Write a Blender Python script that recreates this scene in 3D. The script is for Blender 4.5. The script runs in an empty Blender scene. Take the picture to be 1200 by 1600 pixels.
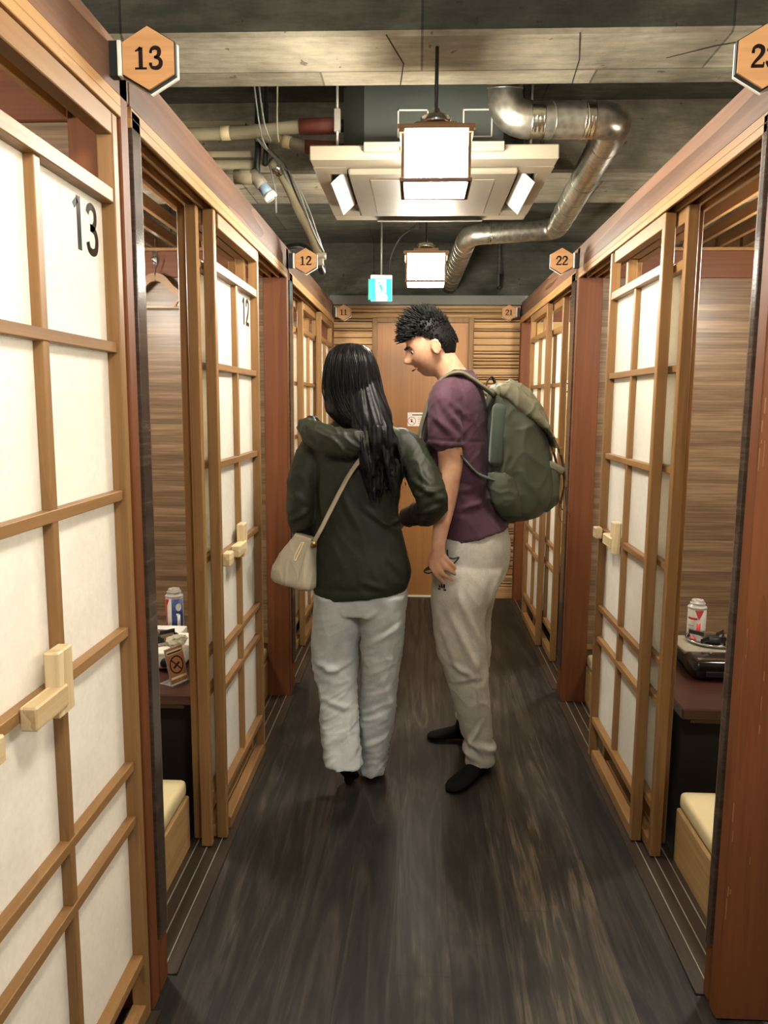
import bpy, bmesh, math, random
from mathutils import Vector, Matrix, noise

PI = math.pi
R = math.radians
scn = bpy.context.scene
COL = scn.collection
random.seed(7)

# ---------------------------------------------------------------- camera
cam_d = bpy.data.cameras.new('camera')
cam = bpy.data.objects.new('camera', cam_d)
COL.objects.link(cam)
cam_d.sensor_fit = 'VERTICAL'
cam_d.sensor_height = 24.0
cam_d.lens = 24.0 * 1206.5 / 1600.0
cam_d.clip_start = 0.05
cam_d.clip_end = 60
PITCH, YAW, ROLL, CAM_H = 0.13967, 0.04179, -0.007407, 1.5
fwd = Vector((-math.sin(YAW) * math.cos(PITCH), math.cos(YAW) * math.cos(PITCH), -math.sin(PITCH)))
rgt = Vector((math.cos(YAW), math.sin(YAW), 0))
dwn = fwd.cross(rgt)
rgt2 = math.cos(ROLL) * rgt + math.sin(ROLL) * dwn
dwn2 = -math.sin(ROLL) * rgt + math.cos(ROLL) * dwn
cam.matrix_world = Matrix((
    (rgt2.x, -dwn2.x, -fwd.x, 0.0),
    (rgt2.y, -dwn2.y, -fwd.y, 0.0),
    (rgt2.z, -dwn2.z, -fwd.z, CAM_H),
    (0, 0, 0, 1)))
scn.camera = cam

# ---------------------------------------------------------------- light, exposure
scn.view_settings.view_transform = 'Standard'
scn.view_settings.look = 'None'
scn.view_settings.gamma = 1.0
scn.view_settings.exposure = 1.05
scn.view_settings.use_curve_mapping = False
world = bpy.data.worlds.new('world')
scn.world = world
world.use_nodes = True
world.node_tree.nodes['Background'].inputs[0].default_value = (1.0, 0.97, 0.90, 1)
world.node_tree.nodes['Background'].inputs[1].default_value = 0.16
WARM = (1.0, 0.88, 0.70)
LANTERN_GLOW = 66.0
BOOTH_GLOW = 66.0
STRIP_GLOW = 0.0

# ---------------------------------------------------------------- node helpers
def lin(c):
    def f(v):
        v /= 255.0
        return v / 12.92 if v <= 0.04045 else ((v + 0.055) / 1.055) ** 2.4
    return (f(c[0]), f(c[1]), f(c[2]), 1.0)

class NT:
    def __init__(s, name):
        s.m = bpy.data.materials.new(name)
        s.m.use_nodes = True
        s.t = s.m.node_tree
        s.p = s.t.nodes['Principled BSDF']
    def n(s, typ, **kw):
        nd = s.t.nodes.new('ShaderNode' + typ)
        for k, v in kw.items():
            setattr(nd, k, v)
        return nd
    def l(s, a, b):
        s.t.links.new(a, b)
    def coords(s, scale=(1, 1, 1), kind='Object', rot=(0, 0, 0), randomize=False):
        tc = s.n('TexCoord')
        mp = s.n('Mapping')
        mp.inputs['Scale'].default_value = scale
        mp.inputs['Rotation'].default_value = rot
        s.l(tc.outputs[kind], mp.inputs['Vector'])
        if randomize:
            oi = s.n('ObjectInfo')
            mu = s.n('VectorMath', operation='SCALE')
            mu.inputs[0].default_value = (13.7, 7.3, 5.1)
            s.l(oi.outputs['Random'], mu.inputs['Scale'])
            s.l(mu.outputs['Vector'], mp.inputs['Location'])
        return mp.outputs['Vector']
    def noise(s, vec, scale=5, detail=4, rough=0.55, dist=0.0):
        nd = s.n('TexNoise')
        nd.inputs['Scale'].default_value = scale
        nd.inputs['Detail'].default_value = detail
        nd.inputs['Roughness'].default_value = rough
        nd.inputs['Distortion'].default_value = dist
        s.l(vec, nd.inputs['Vector'])
        return nd.outputs['Fac']
    def ramp(s, fac, stops, interp='LINEAR'):
        nd = s.n('ValToRGB')
        cr = nd.color_ramp
        cr.interpolation = interp
        while len(cr.elements) < len(stops):
            cr.elements.new(0.5)
        for e, (p, c) in zip(cr.elements, stops):
            e.position = p
            e.color = c if len(c) == 4 else lin(c)
        s.l(fac, nd.inputs['Fac'])
        return nd.outputs['Color']
    def mix(s, fac, a, b, mode='MIX'):
        nd = s.n('Mix', data_type='RGBA', blend_type=mode)
        for sock, v in ((0, fac), (6, a), (7, b)):
            if hasattr(v, 'is_output'):
                s.l(v, nd.inputs[sock])
            elif sock == 0:
                nd.inputs[0].default_value = v
            else:
                nd.inputs[sock].default_value = v if len(v) == 4 else lin(v)
        return nd.outputs[2]
    def bump(s, h, strength=0.2, dist=0.01, normal=None):
        nd = s.n('Bump')
        nd.inputs['Strength'].default_value = strength
        nd.inputs['Distance'].default_value = dist
        s.l(h, nd.inputs['Height'])
        if normal is not None:
            s.l(normal, nd.inputs['Normal'])
        s.l(nd.outputs['Normal'], s.p.inputs['Normal'])
        return nd.outputs['Normal']
    def math(s, op, a, b=None, c=None):
        nd = s.n('Math', operation=op)
        for i, v in enumerate((a, b, c)):
            if v is None:
                continue
            if hasattr(v, 'is_output'):
                s.l(v, nd.inputs[i])
            else:
                nd.inputs[i].default_value = v
        return nd.outputs[0]
    def set(s, color=None, rough=None, metal=None, spec=None, **kw):
        for key, v in (('Base Color', color), ('Roughness', rough), ('Metallic', metal), ('Specular IOR Level', spec)):
            if v is None:
                continue
            if hasattr(v, 'is_output'):
                s.l(v, s.p.inputs[key])
            elif key == 'Base Color':
                s.p.inputs[key].default_value = v if len(v) == 4 else lin(v)
            else:
                s.p.inputs[key].default_value = v
        for k, v in kw.items():
            s.p.inputs[k].default_value = v
        return s.m

def grain_scale(axis, across, along):
    return tuple(along if a == axis else across for a in 'XYZ')

def wood(name, axis, dark, mid, light, rough=0.45, ring=7.0, fine=60.0, figure=0.5, bump=0.12, spec=0.4):
    t = NT(name)
    v = t.coords(grain_scale(axis, 1.0, 0.07), randomize=True)
    n1 = t.noise(v, ring, 3, 0.5, 0.6)
    saw = t.math('FRACT', t.math('MULTIPLY', n1, 6.0))
    v2 = t.coords(grain_scale(axis, 1.0, 0.03), randomize=True)
    n2 = t.noise(v2, fine, 5, 0.6)
    n3 = t.noise(v, 2.2, 2, 0.5)
    f = t.math('ADD', t.math('MULTIPLY', saw, figure * 0.55), t.math('MULTIPLY', n2, 0.55))
    f = t.math('ADD', f, t.math('MULTIPLY', t.math('SUBTRACT', n3, 0.5), 0.5))
    c = t.ramp(f, [(0.15, dark), (0.45, mid), (0.8, light)])
    t.bump(n2, bump, 0.004)
    return t.set(c, rough, spec=spec)

def plain(name, c, rough=0.5, metal=0.0, spec=0.5, bumps=None, **kw):
    t = NT(name)
    v = t.coords()
    n = t.noise(v, 9, 3)
    a = lin(c)
    col = t.mix(n, tuple(x * 0.88 for x in a[:3]) + (1,), tuple(min(1, x * 1.1) for x in a[:3]) + (1,))
    if bumps:
        t.bump(t.noise(v, bumps[0], 3), bumps[1], 0.003)
    return t.set(col, rough, metal, spec, **kw)

def glow(name, c, strength):
    t = NT(name)
    t.set(c, 0.6)
    t.p.inputs['Emission Color'].default_value = c if len(c) == 4 else lin(c)
    t.p.inputs['Emission Strength'].default_value = strength
    return t.m

# ---------------------------------------------------------------- materials
M = {}
for ax in 'XYZ':
    M['honey' + ax] = wood('honey_wood_' + ax, ax, (120, 88, 53), (146, 109, 68), (168, 131, 88), 0.42, figure=0.22, spec=0.3)
    M['blond' + ax] = wood('blond_wood_' + ax, ax, (176, 150, 108), (214, 192, 150), (232, 214, 178), 0.5)
    M['red' + ax] = wood('red_stained_wood_' + ax, ax, (92, 53, 31), (112, 66, 38), (130, 82, 50), 0.5, spec=0.22, ring=3.0, figure=0.22)
    M['beam' + ax] = wood('brown_beam_wood_' + ax, ax, (78, 53, 39), (104, 74, 56), (142, 108, 86), 0.42, spec=0.3, ring=4.0, figure=0.75)
M['doorwood'] = wood('orange_door_veneer', 'Z', (152, 104, 60), (170, 120, 70), (184, 136, 84), 0.4, ring=2.0, figure=0.18)

M['lintelwood'] = wood('pale_lintel_wood', 'Y', (150, 112, 70), (182, 142, 92), (206, 168, 118), 0.42, figure=0.2, spec=0.3)
def laminate(name, cols, rough=0.34):
    # horizontal streaky wood-strip laminate in staggered bands
    t = NT(name)
    tc = t.n('TexCoord')
    sep = t.n('SeparateXYZ')
    t.l(tc.outputs['Object'], sep.inputs[0])
    xi = t.math('FLOOR', t.math('DIVIDE', t.math('ADD', sep.outputs[0], 0.30), 0.36))
    zz = t.math('ADD', t.math('DIVIDE', sep.outputs[2], 0.026), t.math('MULTIPLY', xi, 0.43))
    cb = t.n('CombineXYZ')
    t.l(xi, cb.inputs[0])
    t.l(t.math('FLOOR', zz), cb.inputs[2])
    wn = t.n('TexWhiteNoise', noise_dimensions='3D')
    t.l(cb.outputs[0], wn.inputs['Vector'])
    v = t.coords((1.0, 1.0, 34.0))
    n = t.noise(v, 3.2, 5, 0.6)
    f = t.math('ADD', t.math('MULTIPLY', wn.outputs['Value'], 0.22), t.math('MULTIPLY', n, 0.80))
    c = t.ramp(f, [(0.26, cols[0]), (0.5, cols[1]), (0.76, cols[2])])
    seam = t.math('LESS_THAN', t.math('FRACT', t.math('DIVIDE', t.math('ADD', sep.outputs[0], 0.30), 0.36)), 0.008)
    c = t.mix(seam, c, (60, 44, 32))
    t.bump(n, 0.06, 0.003)
    return t.set(c, rough, spec=0.3)
M['laminate'] = laminate('striped_laminate', [(78, 60, 45), (112, 90, 68), (146, 122, 95)])
M['capstrip'] = laminate('dark_cap_laminate', [(50, 40, 34), (66, 54, 46), (86, 72, 62)], 0.2)
M['black'] = plain('black_groove', (16, 14, 13), 0.6)
M['pit'] = plain('dark_well', (26, 18, 15), 0.8)

def paper_mat():
    t = NT('washi_paper')
    v = t.coords((1, 1, 1))
    n = t.noise(v, 60, 5, 0.7)
    n2 = t.noise(v, 7, 3, 0.5)
    f = t.math('ADD', t.math('MULTIPLY', n, 0.6), t.math('MULTIPLY', n2, 0.4))
    c = t.ramp(f, [(0.25, (238, 234, 224)), (0.6, (252, 249, 240))])
    t.bump(n, 0.10, 0.002)
    t.set(c, 0.8, spec=0.2)
    tr = t.n('BsdfTranslucent')
    t.l(c, tr.inputs['Color'])
    mx = t.n('MixShader')
    mx.inputs[0].default_value = 0.45
    t.l(t.p.outputs[0], mx.inputs[1])
    t.l(tr.outputs[0], mx.inputs[2])
    t.l(mx.outputs[0], t.t.nodes['Material Output'].inputs['Surface'])
    return t.m
M['paper'] = paper_mat()

def concrete_mat(name, dark, mid, light):
    t = NT(name)
    v = t.coords()
    vs = t.coords((0.5, 2.4, 2.4))
    n1 = t.noise(v, 1.6, 6, 0.65, 0.4)
    n2 = t.noise(vs, 9, 6, 0.7)
    n3 = t.noise(v, 42, 4, 0.6)
    # board-formed patches
    br = t.n('TexBrick')
    br.offset = 0.37
    br.inputs['Scale'].default_value = 1.0
    br.inputs['Brick Width'].default_value = 0.92
    br.inputs['Row Height'].default_value = 0.46
    br.inputs['Mortar Size'].default_value = 0.004
    br.inputs['Color1'].default_value = (0.28, 0.28, 0.28, 1)
    br.inputs['Color2'].default_value = (0.72, 0.72, 0.72, 1)
    br.inputs['Mortar'].default_value = (0.1, 0.1, 0.1, 1)
    t.l(v, br.inputs['Vector'])
    f = t.math('ADD', t.math('MULTIPLY', n1, 0.55), t.math('MULTIPLY', n2, 0.35))
    f = t.math('ADD', f, t.math('MULTIPLY', t.math('SUBTRACT', br.outputs['Color'], 0.5), 0.28))
    c = t.ramp(f, [(0.30, dark), (0.48, mid), (0.68, light)])
    pits = t.math('GREATER_THAN', t.noise(v, 17, 2, 0.5), 0.71)
    c = t.mix(t.math('MULTIPLY', pits, 0.6), c, (60, 56, 46))
    h = t.math('ADD', n3, t.math('MULTIPLY', n2, 0.8))
    t.bump(h, 0.35, 0.01)
    return t.set(c, 0.9, spec=0.25)
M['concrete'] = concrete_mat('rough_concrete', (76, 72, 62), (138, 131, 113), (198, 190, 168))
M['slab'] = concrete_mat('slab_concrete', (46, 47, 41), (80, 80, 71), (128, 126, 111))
M['bandgrey'] = plain('grey_painted_band', (116, 118, 112), 0.6)

def floor_mat():
    t = NT('dark_plank_floor')
    tc = t.n('TexCoord')
    sep = t.n('SeparateXYZ')
    t.l(tc.outputs['Object'], sep.inputs[0])
    u = t.math('DIVIDE', t.math('ADD', sep.outputs[0], 0.043), 0.152)
    ui = t.math('FLOOR', u)
    wn = t.n('TexWhiteNoise', noise_dimensions='1D')
    t.l(ui, wn.inputs['W'])
    yo = t.math('ADD', sep.outputs[1], t.math('MULTIPLY', wn.outputs['Value'], 3.1))
    cb = t.n('CombineXYZ')
    t.l(sep.outputs[0], cb.inputs[0])
    t.l(t.math('MULTIPLY', yo, 0.085), cb.inputs[1])
    t.l(t.math('MULTIPLY', ui, 1.7), cb.inputs[2])
    n1 = t.noise(cb.outputs[0], 9, 4, 0.6, 1.2)
    ring = t.math('PINGPONG', t.math('MULTIPLY', n1, 9.0), 1.0)
    cb2 = t.n('CombineXYZ')
    t.l(sep.outputs[0], cb2.inputs[0])
    t.l(t.math('MULTIPLY', yo, 0.05), cb2.inputs[1])
    n2 = t.noise(cb2.outputs[0], 75, 6, 0.65)
    v = t.coords((1.0, 0.45, 1.0))
    n3 = t.noise(v, 3.0, 4, 0.6, 0.3)
    f = t.math('ADD', t.math('MULTIPLY', ring, 0.20), t.math('MULTIPLY', n2, 0.30))
    f = t.math('ADD', f, t.math('MULTIPLY', n3, 0.50))
    f = t.math('ADD', f, t.math('MULTIPLY', t.math('SUBTRACT', wn.outputs['Value'], 0.5), 0.12))
    c = t.ramp(f, [(0.30, (22, 21, 19)), (0.46, (39, 36, 32)), (0.60, (58, 53, 46)), (0.80, (110, 96, 78))])
    yj = t.math('FRACT', t.math('DIVIDE', yo, 1.22))
    seam = t.math('MAXIMUM', t.math('LESS_THAN', t.math('FRACT', u), 0.012), t.math('LESS_THAN', yj, 0.0015))
    c = t.mix(t.math('MULTIPLY', seam, 0.65), c, (28, 24, 20))
    rg = t.n('MapRange')
    rg.inputs['To Min'].default_value = 0.36
    rg.inputs['To Max'].default_value = 0.58
    t.l(n3, rg.inputs['Value'])
    t.bump(t.math('ADD', n2, t.math('MULTIPLY', ring, 0.4)), 0.16, 0.004)
    return t.set(c, rg.outputs[0], spec=0.3)
M['floor'] = floor_mat()
M['sill'] = wood('dark_sill_wood', 'Y', (40, 32, 26), (58, 47, 38), (76, 62, 50), 0.4, figure=0.3)
M['steel'] = plain('rail_steel', (190, 186, 174), 0.28, 0.6)

def galv_mat():
    t = NT('galvanized_steel')
    v = t.coords()
    vo = t.n('TexVoronoi')
    vo.inputs['Scale'].default_value = 40
    t.l(v, vo.inputs['Vector'])
    n = t.noise(v, 5, 4)
    f = t.math('ADD', t.math('MULTIPLY', vo.outputs['Distance'], 0.35), t.math('MULTIPLY', n, 0.6))
    c = t.ramp(f, [(0.2, (128, 126, 114)), (0.7, (196, 193, 178))])
    rr = t.math('ADD', t.math('MULTIPLY', n, 0.2), 0.22)
    t.bump(n, 0.05, 0.005)
    return t.set(c, rr, 0.9)
M['galv'] = galv_mat()
M['foil'] = plain('foil_tape', (216, 212, 196), 0.22, 1.0, bumps=(40, 0.6))
M['acbody'] = plain('dark_grey_casing', (58, 63, 57), 0.5)
M['acpanel'] = plain('ivory_plastic', (150, 141, 122), 0.45)
M['acgrille'] = plain('ivory_grille', (138, 129, 111), 0.5)
M['acwhite'] = plain('white_flap', (244, 240, 232), 0.4)
M['whiteline'] = plain('white_tape', (186, 184, 172), 0.6)
M['beigepipe'] = plain('cream_lagging', (140, 131, 104), 0.75, bumps=(60, 0.3))
M['redpipe'] = plain('rust_red_sleeve', (110, 56, 42), 0.6)
M['greywire'] = plain('grey_cable', (132, 132, 122), 0.5)
M['darkwire'] = plain('black_cable', (34, 34, 32), 0.5)
M['lanternpaper'] = glow('lantern_paper', (1.0, 0.93, 0.80, 1), LANTERN_GLOW)
M['boothpaper'] = glow('booth_lamp_paper', (1.0, 0.94, 0.82, 1), BOOTH_GLOW)
M['signwood'] = wood('sign_plywood', 'X', (192, 142, 94), (212, 162, 110), (226, 180, 128), 0.5, figure=0.2)
M['ink'] = plain('dark_ink', (34, 20, 15), 0.7, spec=0.2)
M['glossblack'] = plain('gloss_black', (14, 14, 14), 0.15)
M['white'] = plain('white_plastic', (238, 236, 226), 0.4)
M['darkbox'] = plain('black_plastic', (26, 28, 28), 0.5)
M['chrome'] = plain('chrome', (210, 210, 206), 0.12, 1.0)
M['brass'] = plain('aged_brass', (170, 140, 90), 0.35, 0.9)

def bamboo_mat():
    t = NT('bamboo_strip_wall')
    v = t.coords((0.5, 1, 1))
    v2 = t.coords((0.6, 1.0, 30.0))
    n = t.noise(v2, 2.2, 4, 0.6)
    c = t.ramp(n, [(0.25, (132, 98, 60)), (0.5, (172, 136, 90)), (0.75, (200, 164, 116))])
    return t.set(c, 0.5)
M['bamboo'] = bamboo_mat()

def gold_wall():
    t = NT('woven_gold_wallpaper')
    br = t.n('TexBrick')
    br.inputs['Scale'].default_value = 1.0
    br.inputs['Brick Width'].default_value = 0.16
    br.inputs['Row Height'].default_value = 0.21
    br.inputs['Mortar Size'].default_value = 0.003
    br.inputs['Color1'].default_value = lin((196, 164, 92))
    br.inputs['Color2'].default_value = lin((176, 144, 78))
    br.inputs['Mortar'].default_value = lin((222, 192, 120))
    v = t.coords((1, 1, 1), rot=(R(90), 0, 0))
    t.l(v, br.inputs['Vector'])
    n = t.noise(t.coords((60, 60, 8)), 3, 3)
    c = t.mix(t.math('MULTIPLY', n, 0.5), br.outputs['Color'], (150, 120, 62))
    return t.set(c, 0.5)
M['gold'] = gold_wall()
M['cushion'] = plain('cream_vinyl', (218, 202, 156), 0.4, bumps=(30, 0.05))
M['benchply'] = wood('aged_plywood', 'Y', (150, 118, 74), (178, 146, 98), (196, 166, 118), 0.6, figure=0.2)
M['table'] = wood('dark_table_veneer', 'X', (58, 34, 28), (76, 46, 38), (94, 60, 50), 0.28, figure=0.2)

# ---------------------------------------------------------------- mesh helpers
class MB:
    def __init__(s):
        s.b = bmesh.new()
    def box(s, x0, x1, y0, y1, z0, z1, bev=0.0, mi=0, seg=1):
        g = bmesh.ops.create_cube(s.b, size=1.0)
        vs = g['verts']
        for v in vs:
            v.co = Vector((x0 + (v.co.x + .5) * (x1 - x0), y0 + (v.co.y + .5) * (y1 - y0), z0 + (v.co.z + .5) * (z1 - z0)))
        fs = set(f for v in vs for f in v.link_faces)
        for f in fs:
            f.material_index = mi
        if bev:
            es = list(set(e for v in vs for e in v.link_edges))
            bmesh.ops.bevel(s.b, geom=es, offset=bev, segments=seg, profile=0.5, affect='EDGES', clamp_overlap=True)
        return s
    def rbox(s, c, size, rot, bev=0.0, mi=0, seg=1):
        n0 = len(s.b.verts)
        t = MB()
        t.box(-size[0] / 2, size[0] / 2, -size[1] / 2, size[1] / 2, -size[2] / 2, size[2] / 2, bev, mi, seg)
        mt = Matrix.Translation(Vector(c)) @ rot.to_4x4()
        t.b.transform(mt)
        s.join(t)
        return s
    def join(s, t):
        me = bpy.data.meshes.new('tmp')
        t.b.to_mesh(me)
        t.b.free()
        s.b.from_mesh(me)
        bpy.data.meshes.remove(me)
        return s
    def rings(s, rings, cap=True, mi=0, closed=False):
        vv = [[s.b.verts.new(p) for p in r] for r in rings]
        k = len(rings[0])
        m = len(rings)
        for i in range(m if closed else m - 1):
            a, b = vv[i], vv[(i + 1) % m]
            for j in range(k):
                f = s.b.faces.new((a[j], a[(j + 1) % k], b[(j + 1) % k], b[j]))
                f.material_index = mi
                f.smooth = True
        if cap and not closed:
            for r, fl in ((vv[0], True), (vv[-1], False)):
                f = s.b.faces.new(r[::-1] if fl else r)
                f.material_index = mi
        return s
    def tube(s, pts, rad, n=10, mi=0, cap=True, flat=1.0):
        pts = [Vector(p) for p in pts]
        m = len(pts)
        rads = rad if isinstance(rad, (list, tuple)) else [rad] * m
        tang = []
        for i in range(m):
            d = pts[min(i + 1, m - 1)] - pts[max(i - 1, 0)]
            tang.append(d.normalized())
        ref = Vector((0, 0, 1)) if abs(tang[0].z) < 0.9 else Vector((1, 0, 0))
        u = tang[0].cross(ref).normalized()
        rr = []
        for i in range(m):
            u = (u - tang[i] * u.dot(tang[i])).normalized()
            w = tang[i].cross(u)
            rr.append([pts[i] + rads[i] * (math.cos(2 * PI * j / n) * u + flat * math.sin(2 * PI * j / n) * w) for j in range(n)])
        return s.rings(rr, cap, mi)
    def lathe(s, prof, c=(0, 0, 0), n=24, mi=0, cap=True):
        rr = [[Vector((c[0] + r * math.cos(2 * PI * j / n), c[1] + r * math.sin(2 * PI * j / n), c[2] + z)) for j in range(n)] for r, z in prof]
        return s.rings(rr, cap, mi)
    def prism(s, poly, frame, d0, d1, mi=0):
        # poly in (u, v); frame = function (u, v, d) -> world point
        a = [s.b.verts.new(frame(u, v, d0)) for u, v in poly]
        b = [s.b.verts.new(frame(u, v, d1)) for u, v in poly]
        k = len(poly)
        fs = []
        fs.append(s.b.faces.new(a[::-1]))
        fs.append(s.b.faces.new(b))
        for j in range(k):
            fs.append(s.b.faces.new((a[j], a[(j + 1) % k], b[(j + 1) % k], b[j])))
        for f in fs:
            f.material_index = mi
        return s
    def ribbon(s, pts, w, frame, d0, d1, mi=0):
        m = len(pts)
        ws = w if isinstance(w, (list, tuple)) else [w] * m
        L, Rr = [], []
        for i in range(m):
            a, b = pts[max(i - 1, 0)], pts[min(i + 1, m - 1)]
            dx, dy = b[0] - a[0], b[1] - a[1]
            q = math.hypot(dx, dy) or 1
            nx, ny = -dy / q, dx / q
            L.append((pts[i][0] + nx * ws[i] / 2, pts[i][1] + ny * ws[i] / 2))
            Rr.append((pts[i][0] - nx * ws[i] / 2, pts[i][1] - ny * ws[i] / 2))
        for i in range(m - 1):
            s.prism([L[i], L[i + 1], Rr[i + 1], Rr[i]], frame, d0, d1, mi)
        return s
    def build(s, name, mats, parent=None, smooth=None, world=False, recalc=True):
        if recalc:
            bmesh.ops.recalc_face_normals(s.b, faces=s.b.faces[:])
        if world and parent is not None:
            s.b.transform(Matrix.Translation(-parent.location))
        me = bpy.data.meshes.new(name)
        s.b.to_mesh(me)
        s.b.free()
        if not isinstance(mats, (list, tuple)):
            mats = [mats]
        for m_ in mats:
            me.materials.append(M[m_] if isinstance(m_, str) else m_)
        if smooth is not None:
            for p in me.polygons:
                p.use_smooth = smooth
        o = bpy.data.objects.new(name, me)
        COL.objects.link(o)
        if parent is not None:
            o.parent = parent
        return o

def tag(o, label=None, cat=None, group=None, kind=None):
    if label: o['label'] = label
    if cat: o['category'] = cat
    if group: o['group'] = group
    if kind: o['kind'] = kind
    return o

def thing(name, label, cat, loc=(0, 0, 0), rz=0.0, group=None):
    o = bpy.data.objects.new(name, None)
    o.empty_display_size = 0.1
    COL.objects.link(o)
    o.location = loc
    o.rotation_euler = (0, 0, rz)
    return tag(o, label, cat, group)

def struct(o, label, cat):
    return tag(o, label, cat, kind='structure')

KIDS = {}
def children(o):
    return [c for c in COL.objects if c.parent == o]
def copy_tree(o, parent=None):
    c = o.copy()
    COL.objects.link(c)
    c.parent = parent
    for ch in children(o):
        copy_tree(ch, c)
    return c

def crom(pts, k=6):
    # Catmull-Rom through points (tuples of any length)
    out = []
    m = len(pts)
    for i in range(m - 1):
        p0, p1, p2, p3 = pts[max(i - 1, 0)], pts[i], pts[i + 1], pts[min(i + 2, m - 1)]
        for j in range(k):
            t = j / k
            out.append(tuple(0.5 * (2 * b + (c - a) * t + (2 * a - 5 * b + 4 * c - d) * t * t + (3 * b - a - 3 * c + d) * t ** 3)
                             for a, b, c, d in zip(p0, p1, p2, p3)))
    out.append(tuple(pts[-1]))
    return out

SERIF = {
    '1': [([(.30, .02), (.30, .97)], .15), ([(.08, .80), (.20, .87), (.31, .96)], [.05, .08, .10]), ([(.06, .03), (.54, .03)], .07)],
    '2': [(crom([(.12, .70), (.15, .86), (.30, .95), (.46, .88), (.50, .72), (.42, .52), (.22, .26), (.10, .07)]), None),
          ([(.07, .06), (.56, .06)], .12), ([(.555, .02), (.565, .24)], .05), ([(.06, .70), (.18, .70)], .11)],
    '3': [(crom([(.12, .76), (.17, .89), (.31, .95), (.45, .88), (.46, .68), (.38, .56), (.26, .53)]), None),
          (crom([(.26, .53), (.42, .49), (.52, .36), (.50, .16), (.36, .05), (.18, .07), (.10, .20)]), None),
          ([(.07, .77), (.18, .77)], .10), ([(.05, .22), (.17, .22)], .10)],
}
SANS = {
    '1': [([(.30, 0), (.30, 1)], .17), ([(.08, .78), (.26, .93)], .12)],
    '2': [(crom([(.10, .70), (.14, .87), (.30, .94), (.47, .86), (.49, .70), (.40, .48), (.20, .24), (.11, .08)]), .15), ([(.04, .07), (.56, .07)], .14)],
    '3': [(crom([(.10, .78), (.16, .89), (.30, .94), (.45, .87), (.46, .68), (.36, .55), (.22, .53)]), .14),
          (crom([(.22, .53), (.42, .49), (.51, .34), (.46, .13), (.30, .06), (.14, .10), (.08, .23)]), .15)],
}
def digits(mb, text, font, cx, cz, h, frame, d0, d1, mi=0, adv=0.62, only=None, wx=1.0, bold=1.0):
    w = (len(text) - 1) * adv * h
    for i, ch in enumerate(text):
        if only is not None and i not in only:
            continue
        ox = cx - w / 2 + i * adv * h - 0.30 * h
        for pts, wd in font[ch]:
            m = len(pts)
            if wd is None:
                wd = [0.07 + 0.09 * math.sin(PI * min(1, max(0, j / (m - 1)))) for j in range(m)]
            wl = [x * h * bold for x in wd] if isinstance(wd, (list, tuple)) else wd * h * bold
            mb.ribbon([(ox + (.30 + (u - .30) * wx) * h, cz - h / 2 + v * h) for u, v in pts], wl, frame, d0, d1, mi)

# ================================================================ THE ROOM
XL, XR = -0.635, 0.755         # corridor faces of the two booth rows
YB = 5.92                      # far wall
OUT = 2.35                     # backs of the booths

# ---- floor: corridor, booth floors and the sunken wells under the tables
fb = MB()
fb.box(XL - 0.005, XR + 0.005, -1.6, YB + 0.1, -0.12, 0.0)
for s in (-1, 1):
    x0, x1 = (XL - 0.005, -OUT) if s < 0 else (XR + 0.005, OUT)
    a, b = min(x0, x1), max(x0, x1)
    q = 0.125 * s
    for y0, y1 in ((-1.6, 0.42), (1.16, 2.44), (3.2, 4.5), (5.22, YB + .1)):
        fb.box(a, b, y0, y1, -0.12, -0.004)
    for y0, y1 in ((0.42, 1.16), (2.44, 3.2), (4.5, 5.22)):
        c, d = sorted((x0, x0 + q))
        fb.box(c, d, y0, y1, -0.12, -0.004)
        c, d = sorted((x0 + q, x1))
        fb.box(c, d, y0, y1, -0.47, -0.42, mi=1)
        fb.box(c, d, y0 - .01, y0, -0.45, -0.004, mi=1)
        fb.box(c, d, y1, y1 + .01, -0.45, -0.004, mi=1)
struct(fb.build('floor', ['floor', 'pit']), 'dark brown wooden plank floor running down the corridor', 'floor')

# ---- concrete ceiling with beams
cb = MB()
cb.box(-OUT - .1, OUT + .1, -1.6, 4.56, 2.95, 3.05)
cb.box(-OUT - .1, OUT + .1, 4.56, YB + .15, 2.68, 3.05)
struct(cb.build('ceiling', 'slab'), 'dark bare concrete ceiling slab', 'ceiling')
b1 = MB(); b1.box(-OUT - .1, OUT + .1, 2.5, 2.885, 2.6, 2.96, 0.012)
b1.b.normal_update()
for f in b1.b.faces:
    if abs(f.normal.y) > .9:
        f.material_index = 1  # same concrete; darker colour on these upright faces stands in for their shade
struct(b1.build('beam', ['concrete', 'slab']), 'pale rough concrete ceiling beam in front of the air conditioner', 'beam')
b2 = MB(); b2.box(-OUT - .1, OUT + .1, 3.98, 4.57, 2.62, 2.96, 0.012)
struct(b2.build('beam', 'concrete'), 'wide rough concrete ceiling beam behind the air conditioner', 'beam')
# formwork seams on the front beam: fine slots
sm = MB()
sm.ribbon([(-.108, 2.502), (-.06, 2.70), (-.075, 2.883)], 0.0035, lambda u, v, d: Vector((u, v, d)), 2.5985, 2.6005)
sm.ribbon([(.47, 2.502), (.505, 2.68), (.52, 2.883)], 0.0035, lambda u, v, d: Vector((u, v, d)), 2.5985, 2.6005)
sm.ribbon([(.78, 2.68), (.90, 2.60), (1.02, 2.55)], [.002, .007, .002], lambda u, v, d: Vector((u, v, d)), 2.5985, 2.6005)
sm.build('beam_seams', 'pit', bpy.data.objects['beam'])

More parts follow.
